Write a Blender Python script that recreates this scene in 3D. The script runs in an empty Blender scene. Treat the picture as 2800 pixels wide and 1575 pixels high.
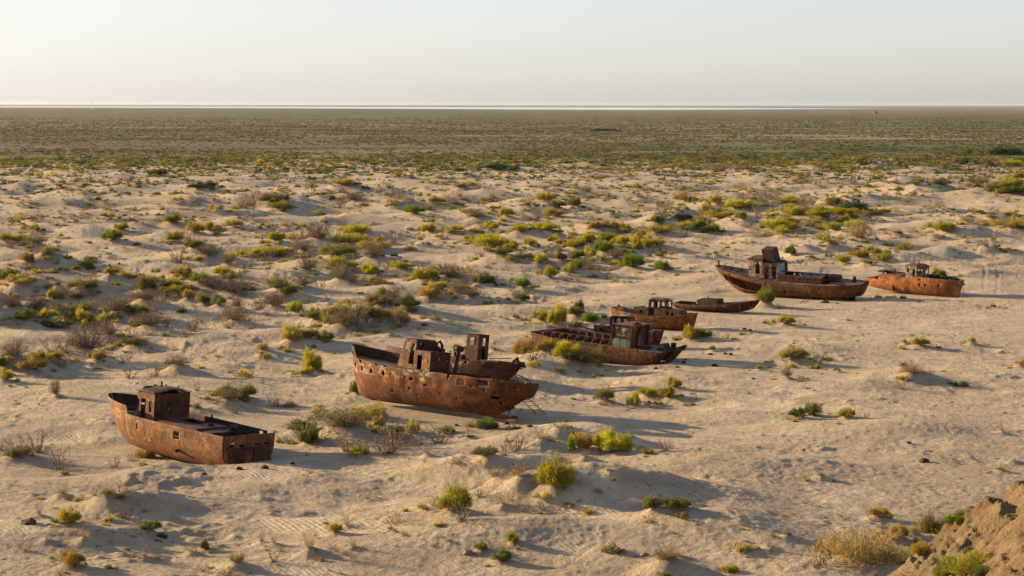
import bpy, math, random
import numpy as np
from mathutils import Vector, Matrix
R = math.radians
scene = bpy.context.scene
COL = scene.collection
random.seed(7)
rng = np.random.default_rng(11)

# ------------------------------------------------------------------ camera, sky, sun, exposure
CAM_H = 26.0
HALF = 14.0
PITCH = math.atan((787.5 - 287) / (1400 / math.tan(R(HALF))))
cam_d = bpy.data.cameras.new("camera")
cam = bpy.data.objects.new("camera", cam_d)
COL.objects.link(cam)
cam.location = (0, 0, CAM_H)
cam.rotation_euler = (math.pi / 2 - PITCH, R(-0.07), 0)
cam_d.sensor_fit = 'HORIZONTAL'
cam_d.sensor_width = 36
cam_d.lens = 18 / math.tan(R(HALF))
cam_d.clip_start = 0.5
cam_d.clip_end = 200000
scene.camera = cam

SUN_AZ = R(-66)     # measured from +Y, negative = to the left
SUN_EL = R(14.5)
world = bpy.data.worlds.new("World")
scene.world = world
world.use_nodes = True
wn = world.node_tree.nodes
sky = wn.new('ShaderNodeTexSky')
sky.sky_type = 'NISHITA'
sky.sun_disc = False
sky.sun_elevation = SUN_EL
sky.sun_rotation = SUN_AZ
sky.air_density = 1.0
sky.dust_density = 0.9
sky.ozone_density = 1.0
wn['Background'].inputs['Strength'].default_value = 0.115
# hazy desert air: the glow round the sun is spread out and the sky paler than clean air gives
SKY_GAMMA, SKY_GAIN, SKY_SAT, SKY_TINT = 0.58, 1.03, 0.70, (0.96, 0.995, 1.12)
sky_gamma = wn.new('ShaderNodeGamma'); sky_gamma.inputs['Gamma'].default_value = SKY_GAMMA
sky_sat = wn.new('ShaderNodeHueSaturation'); sky_sat.inputs['Saturation'].default_value = SKY_SAT; sky_sat.inputs['Value'].default_value = SKY_GAIN
sky_tint = wn.new('ShaderNodeMix'); sky_tint.data_type = 'RGBA'; sky_tint.blend_type = 'MULTIPLY'
sky_tint.inputs[0].default_value = 1.0; sky_tint.inputs[7].default_value = (*SKY_TINT, 1)
WL = world.node_tree.links
WL.new(sky.outputs[0], sky_gamma.inputs['Color']); WL.new(sky_gamma.outputs[0], sky_sat.inputs['Color'])
WL.new(sky_sat.outputs[0], sky_tint.inputs[6]); WL.new(sky_tint.outputs[2], wn['Background'].inputs['Color'])

sun_d = bpy.data.lights.new("sun", 'SUN')
sun_d.energy = 5.0
sun_d.angle = R(0.6)
sun_d.color = (1.0, 0.70, 0.37)
sun = bpy.data.objects.new("sun", sun_d)
COL.objects.link(sun)
sdir = Vector((math.sin(SUN_AZ) * math.cos(SUN_EL), math.cos(SUN_AZ) * math.cos(SUN_EL), math.sin(SUN_EL)))
sun.rotation_euler = sdir.to_track_quat('Z', 'Y').to_euler()
sun.location = sdir * 300

scene.render.engine = 'CYCLES'
scene.cycles.max_bounces = 5
scene.cycles.diffuse_bounces = 3
scene.cycles.transmission_bounces = 3
scene.cycles.transparent_max_bounces = 4
scene.view_settings.view_transform = 'Standard'
scene.view_settings.look = 'None'
scene.view_settings.gamma = 1
scene.view_settings.exposure = 1.5

# ------------------------------------------------------------------ object helpers
def link(o, parent=None):
    COL.objects.link(o)
    if parent is not None:
        o.parent = parent
    return o

def mesh_obj(name, verts, faces, mat=None, parent=None, smooth=False):
    me = bpy.data.meshes.new(name)
    me.from_pydata([tuple(v) for v in verts], [], faces)
    me.validate()
    if mat is not None:
        me.materials.append(mat)
    if smooth:
        me.shade_smooth()
    return link(bpy.data.objects.new(name, me), parent)

def tag(o, label=None, cat=None, group=None, kind=None):
    if label: o['label'] = label
    if cat: o['category'] = cat
    if group: o['group'] = group
    if kind: o['kind'] = kind
    return o

def empty(name, loc, rot=(0, 0, 0)):
    o = bpy.data.objects.new(name, None)
    o.empty_display_size = 0.5
    o.location = loc
    o.rotation_euler = rot
    return link(o)

def solidify(o, t, offset=0.0):
    m = o.modifiers.new("thickness", 'SOLIDIFY')
    m.thickness = t
    m.offset = offset
    return o

# ------------------------------------------------------------------ node helpers
def new_mat(name):
    m = bpy.data.materials.new(name)
    m.use_nodes = True
    nt = m.node_tree
    return m, nt, nt.nodes, nt.links, nt.nodes['Principled BSDF']

def nd(nt, t, **kw):
    n = nt.nodes.new(t)
    for k, v in kw.items():
        if k in ('operation', 'blend_type', 'data_type', 'noise_dimensions', 'wave_type', 'bands_direction', 'wave_profile', 'feature', 'clamp', 'use_clamp', 'distance'):
            setattr(n, k, v)
    return n

def noise(nt, vec, scale, detail=4, rough=0.55, dist=0.0):
    n = nt.nodes.new('ShaderNodeTexNoise')
    n.inputs['Scale'].default_value = scale
    n.inputs['Detail'].default_value = detail
    n.inputs['Roughness'].default_value = rough
    n.inputs['Distortion'].default_value = dist
    if vec is not None:
        nt.links.new(vec, n.inputs['Vector'])
    return n.outputs['Fac']

def ramp(nt, fac, stops, interp='LINEAR'):
    n = nt.nodes.new('ShaderNodeValToRGB')
    cr = n.color_ramp
    cr.interpolation = interp
    while len(cr.elements) < len(stops):
        cr.elements.new(0.5)
    for e, (p, c) in zip(cr.elements, stops):
        e.position = p
        e.color = (*c, 1) if len(c) == 3 else c
    nt.links.new(fac, n.inputs['Fac'])
    return n.outputs['Color']

def fmath(nt, op, a, b=None, clamp=False):
    n = nt.nodes.new('ShaderNodeMath')
    n.operation = op
    n.use_clamp = clamp
    for i, v in enumerate((a, b)):
        if v is None: continue
        if isinstance(v, (int, float)): n.inputs[i].default_value = v
        else: nt.links.new(v, n.inputs[i])
    return n.outputs[0]

def maprange(nt, v, a, b, c=0.0, d=1.0, smooth=False):
    n = nt.nodes.new('ShaderNodeMapRange')
    if smooth: n.interpolation_type = 'SMOOTHSTEP'
    nt.links.new(v, n.inputs['Value'])
    n.inputs['From Min'].default_value = a
    n.inputs['From Max'].default_value = b
    n.inputs['To Min'].default_value = c
    n.inputs['To Max'].default_value = d
    return n.outputs[0]

def mixc(nt, fac, a, b, mode='MIX'):
    n = nt.nodes.new('ShaderNodeMix')
    n.data_type = 'RGBA'
    n.blend_type = mode
    n.clamp_factor = True
    for key, v in ((0, fac), (6, a), (7, b)):
        if isinstance(v, (int, float)): n.inputs[key].default_value = v
        elif isinstance(v, tuple): n.inputs[key].default_value = (*v, 1)
        else: nt.links.new(v, n.inputs[key])
    return n.outputs[2]

def mapping(nt, vec, scale=(1, 1, 1), loc=(0, 0, 0), rot=(0, 0, 0)):
    n = nt.nodes.new('ShaderNodeMapping')
    n.inputs['Scale'].default_value = scale
    n.inputs['Location'].default_value = loc
    n.inputs['Rotation'].default_value = rot
    nt.links.new(vec, n.inputs['Vector'])
    return n.outputs[0]

# ------------------------------------------------------------------ terrain height
def _hash(ix, iy, seed):
    h = (ix.astype(np.int64) * 374761393 + iy.astype(np.int64) * 668265263 + seed * 1442695041) & 0xffffffff
    h = ((h ^ (h >> 13)) * 1274126177) & 0xffffffff
    h = (h ^ (h >> 16)) & 0xffffffff
    return h

def perlin(x, y, seed=0):
    ix = np.floor(x); iy = np.floor(y)
    fx = x - ix; fy = y - iy
    u = fx * fx * fx * (fx * (fx * 6 - 15) + 10)
    v = fy * fy * fy * (fy * (fy * 6 - 15) + 10)
    def g(dx, dy):
        a = _hash(ix + dx, iy + dy, seed) * (2 * math.pi / 4294967296.0)
        return np.cos(a) * (fx - dx) + np.sin(a) * (fy - dy)
    a = g(0, 0); b = g(1, 0); c = g(0, 1); d = g(1, 1)
    return (a + (b - a) * u) + ((c + (d - c) * u) - (a + (b - a) * u)) * v

FS = 1400 / math.tan(R(HALF))
CP, SP = math.cos(PITCH), math.sin(PITCH)
def px_ray(px, py):
    u = (px - 1400) / FS
    v = -(py - 787.5) / FS
    return u, CP + v * SP, -SP + v * CP

def px_flat(px, py, z=0.0):
    dx, dy, dz = px_ray(px, py)
    t = (z - CAM_H) / dz
    return dx * t, dy * t

def ss(x, a, b):
    t = np.clip((x - a) / (b - a), 0, 1)
    return t * t * (3 - 2 * t)

SHIPS = {
    1: ((-25.30, 153.2, 0.10), 138.4, 2.8, 3.0, 15.7, 5.1),
    2: ((-6.4, 174.0, 0.15), 138.8, 0.0, 7.8, 21.0, 4.6),
    3: ((-5.9, 195.7, -0.60), 144.8, -1.3, 10.0, 16.0, 4.4),
    4: ((9.49, 211.8, 0.0), 148.6, 3.5, 2.1, 15.6, 5.8),
    5: ((11.3, 221.6, -0.05), -20.0, -1.5, -3.0, 10.6, 3.4),
    6: ((16.86, 240.7, 0.0), -28.9, -2.0, -1.2, 10.75, 3.4),
    7: ((26.1, 258.6, 0.03), -33.1, 2.3, 1.8, 11.75, 3.2),
    8: ((38.2, 281.5, 0.1), 149.1, 0.9, -6.0, 22.4, 5.5),
    9: ((56.2, 283.7, 0.05), -46.2, -3.2, 1.9, 15.0, 3.5),
}

# hand placed dunes and hummocks: photo x, y, half width, half depth, height, skew (asymmetry to the lee side)
DUNES_SRC = [
    (452, 1283, 3.2, 4.5, 1.05), (350, 1330, 5, 4, 0.5), (1500, 1000, 4.0, 6.0, 1.5), (1590, 985, 3.0, 3.5, 0.9), (1610, 1222, 5.0, 4.5, 1.6),
    (1440, 1235, 5, 4, 0.6), (1480, 1310, 5.5, 4, 1.2), (1270, 1300, 4, 3, .8), (1540, 1385, 7, 4.5, 1.3), (1780, 1390, 8.0, 4.0, 1.3), (1150, 1445, 8, 3.4, 1.15), (1330, 1490, 7, 3, .9), (2150, 1290, 9, 5, .8), (2420, 1180, 8, 5, .8), (2050, 1480, 8, 4, .8), (620, 1400, 7, 4, .7), (250, 1480, 7, 4, .8), (850, 1330, 6, 4, .6), (412, 1412, 4.0, 3.0, 1.0),
    (2500, 1035, 4.0, 4.0, 0.9), (2380, 1060, 4, 3, .5), (2100, 838, 1.3, 2.0, 1.25), (1795, 622, 6.5, 6, 2.4), (1640, 640, 8, 5, 1.0),
    (2440, 530, 12, 9, 3.2), (2560, 535, 10, 9, 2.4), (2340, 545, 8, 7, 1.6), (2570, 700, 4.0, 4, 1.5), (2215, 690, 5, 5, 1.6), (2545, 668, 6, 5, 1.2),
    (2650, 655, 9, 5, 1.6), (2395, 455, 9, 8, 3.0), (2225, 465, 9, 8, 2.6), (2780, 545, 10, 8, 3.0), (2700, 530, 8, 7, 2.2), (2720, 608, 8, 6, 1.3),
    (-170, 868, 9, 7, 5.2), (-60, 905, 7, 5, 3.2), (60, 815, 9, 5, 1.7), (200, 805, 9, 5, 1.6), (330, 815, 8, 5, 1.5), (225, 783, 6, 5, 1.8), (515, 800, 8, 5, 1.7), (30, 905, 5, 5, 1.3), (70, 1010, 5.5, 5, 1.5),  # starts with unseen dunes beyond the left edge, raised to cast shade
    (240, 985, 5, 4, 0.9), (420, 915, 4, 3.5, 0.8), (575, 722, 6, 5, 1.5), (470, 740, 9, 5, .9), (272, 716, 6, 5, 1.6), (90, 735, 6, 5, 1.2), (80, 690, 8, 5, 1.3), (655, 548, 14, 9, 2.2),
    (822, 557, 8, 7, 2.2), (958, 532, 18, 8, 1.7), (1130, 516, 14, 7, 1.6), (1203, 690, 9, 5, 1.4), (1135, 592, 5, 4, 1.3), (1300, 602, 4, 4, 1.0), (1200, 561, 5, 4, 1.1), (440, 560, 14, 7, 1.5),
    (1590, 634, 9, 6, 1.2), (1480, 660, 8, 6, 1.2), (1395, 700, 6, 5, 1.0), (200, 640, 10, 5, 1.0), (230, 678, 12, 5, 1.2), (1700, 560, 9, 6, 1.2), (1950, 565, 10, 6, 1.2), (2110, 575, 10, 7, 1.6), (2030, 610, 5, 4, 1.5),
    (840, 740, 7, 4, .9), (700, 790, 7, 4, .9), (760, 815, 4, 3, .8), (930, 780, 5, 4, .8), (1290, 775, 6, 4, .9), (950, 895, 4, 3.5, .8), (850, 932, 4.5, 3, .6), (1030, 990, 4, 3, .4),
    (990, 1150, 3.5, 3.5, 0.7), (880, 1190, 5, 3.5, .5), (1240, 1270, 3, 2.5, .4), (200, 1270, 5, 3, .4), (60, 1250, 3, 3, .7), (320, 1250, 4, 3, .4), (2000, 1130, 6, 4, .5), (1750, 915, 3, 3, .45), (2250, 960, 5, 4, .5),
    (140, 560, 14, 7, 1.2), (1440, 470, 18, 9, 1.6), (1620, 455, 14, 8, 2.0), (2100, 465, 12, 8, 1.6), (2560, 470, 12, 8, 2.0), (2700, 455, 12, 8, 2.2), (1500, 545, 9, 6, 1.3), (1330, 540, 9, 6, 1.2),
]
DUNES = []
for (px, py, rx, ry, h) in DUNES_SRC:
    x, y = px_flat(px, py)
    DUNES.append((x, y, rx, ry, h))
TRACKS = []
for pts in ([(2688, 722), (2694, 750), (2690, 790), (2696, 800)], [(2726, 722), (2730, 760), (2726, 800), (2732, 812)],
            [(2474, 858), (2505, 845), (2560, 832), (2620, 828)], [(2515, 862), (2550, 848), (2600, 838), (2660, 834)]):
    TRACKS.append([px_flat(*p) for p in pts])
NEBKHAS = []     # little mounds under shrubs: x, y, r, h (filled before the ground is made)

def apply_local(x, y, z, cx, cy, rad, fn):
    m = (np.abs(x - cx) < rad) & (np.abs(y - cy) < rad)
    if m.any():
        z[m] += fn(x[m] - cx, y[m] - cy)

def height(x, y):
    x = np.asarray(x, float); y = np.asarray(y, float)
    shp = x.shape
    x = x.ravel(); y = y.ravel()
    az = x / np.maximum(y, 1.0)
    # where the dunes are high, where the old sea floor is flat
    wx = x + 3 * perlin(x / 14, y / 14, 5)
    wy = y + 3 * perlin(x / 14, y / 14, 6)
    flat = ss(wx, 6, 20) * (1 - ss(wy, 292, 318)) * ss(wy, 100, 125)
    flat = np.maximum(flat, (1 - ss(wy, 190, 225)) * 0.55)
    flat = np.maximum(flat, 0.5 * (1 - ss(np.abs(wx - (wy * 0.27 - 40)), 8, 22)) * (1 - ss(wy, 240, 270)))
    far = ss(y, 620, 950)
    amp = (1 - 0.78 * flat) * (1 - 0.9 * far) * (1 + 0.35 * ss(y, 330, 500))
    z = np.zeros_like(x)
    n1 = perlin(wx / 26, wy / 22, 1)
    n2 = perlin(wx / 12, wy / 11, 2)
    n3 = perlin(wx / 5.5, wy / 5.0, 3)
    n4 = perlin(x / 2.6, y / 2.4, 4)
    rid = 1 - np.abs(perlin(wx / 17 + 7, wy / 14, 8)) * 2.0
    z += amp * (2.3 * n1 + 0.85 * n2 + 0.42 * rid * rid * np.sign(rid) )
    rough = ss(perlin(x / 13 + 3, y / 16, 61), -0.10, 0.30)
    z += (0.50 * amp + 0.10) * (0.25 + 0.5 * rough) * n3 * (1 - 0.8 * far)
    near = 1 - ss(y, 330, 600)
    z += near * (0.04 + 0.06 * (1 - flat) + 0.12 * rough) * n4
    # small hummocky clods
    m = y < 420
    if m.any():
        xm, ym = x[m], y[m]
        c = perlin(xm / 1.15, ym / 1.0, 12)
        c2 = perlin(xm / 0.55, ym / 0.5, 13)
        patch = ss(perlin(xm / 5, ym / 5, 15), -0.15, 0.35)
        zz = (0.045 + 0.17 * patch * rough[m]) * np.maximum(c, 0) * 1.6 + (0.03 + 0.035 * patch) * c2 + 0.02 * perlin(xm / 0.28, ym / 0.28, 14)
        z[m] += zz * near[m] ** 0.5
    for (cx, cy, rx, ry, h) in DUNES:
        def f(dx, dy, rx=rx, ry=ry, h=h, cx=cx):
            # windward side long, lee side (to the right) steeper
            w = dx + 0.25 * rx * np.sin(dy / ry * 1.3 + cx)
            ax = np.where(w < 0, rx * 1.25, rx * 0.7)
            q = (w / ax) ** 2 + (dy / ry) ** 2
            return h * 1.05 * np.exp(-q * 1.1)
        apply_local(x, y, z, cx, cy, max(rx, ry) * 3.2, f)
    for (cx, cy, r, h) in NEBKHAS:
        def f(dx, dy, r=r, h=h):
            ax = np.where(dx < 0, r, r * 1.5)
            return h * np.exp(-((dx / ax) ** 2 + (dy / r) ** 2) * 1.3)
        apply_local(x, y, z, cx, cy, r * 4, f)
    # sand is level where each wreck lies
    for k, (p, hd, pi_, ro, L, B) in SHIPS.items():
        a = R(hd)
        dx = x - p[0]; dy = y - p[1]
        lx = dx * math.cos(a) + dy * math.sin(a)
        ly = -dx * math.sin(a) + dy * math.cos(a)
        q = np.sqrt(np.maximum(np.abs(lx) - L * 0.42, 0) ** 2 + np.maximum(np.abs(ly) - B * 0.3, 0) ** 2)
        w = 1 - ss(q, 0.3, 3.2)
        pad = {3: -0.5, 2: -0.35, 9: -0.1, 8: -0.30, 1: -0.50, 4: -0.35, 5: -0.2, 6: -0.25, 7: -.05}.get(k, 0.03)
        z = z * (1 - 0.95 * w) + pad * w
        # nothing stands higher than the hull bottom just in front of it
        front = (1 - ss(np.hypot(lx / (L * .6), (y - p[1] + B) / (B * 1.6)), .7, 1.3)) * (k in (1, 2, 5, 6, 7, 8, 9)) * (0.6 if k == 1 else 1)
        z = z - np.maximum(z - pad - .1, 0) * .9 * front
    for tr in TRACKS:
        for (x0, y0), (x1, y1) in zip(tr[:-1], tr[1:]):
            L2 = (x1 - x0) ** 2 + (y1 - y0) ** 2
            m = (x > min(x0, x1) - 3) & (x < max(x0, x1) + 3) & (y > min(y0, y1) - 3) & (y < max(y0, y1) + 3)
            if not m.any(): continue
            t = np.clip(((x[m] - x0) * (x1 - x0) + (y[m] - y0) * (y1 - y0)) / L2, 0, 1)
            d = np.hypot(x[m] - x0 - t * (x1 - x0), y[m] - y0 - t * (y1 - y0))
            z[m] += -0.022 * np.exp(-(d / 0.22) ** 2) + 0.014 * np.exp(-((d - 0.5) / 0.25) ** 2) + 0.012 * np.sin(y[m] * 2.1) * np.exp(-(d / .5) ** 2)
    z *= 1 - ss(y, 1500, 2500)
    z *= ss(y, 40, 90)
    return z.reshape(shp)

def hz(x, y):
    return float(height(np.array([x]), np.array([y]))[0])

def ground_at(px, py):
    dx, dy, dz = px_ray(px, py)
    n = 400
    t0 = CAM_H / -dz
    ts = np.linspace(max(t0 * 0.80, 60), t0 * 1.15, n)
    zs = height(dx * ts, dy * ts)
    rz = CAM_H + dz * ts
    below = np.nonzero(rz <= zs)[0]
    i = below[0] if len(below) else n - 1
    t = ts[i]
    return dx * t, dy * t, float(zs[i])

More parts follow.
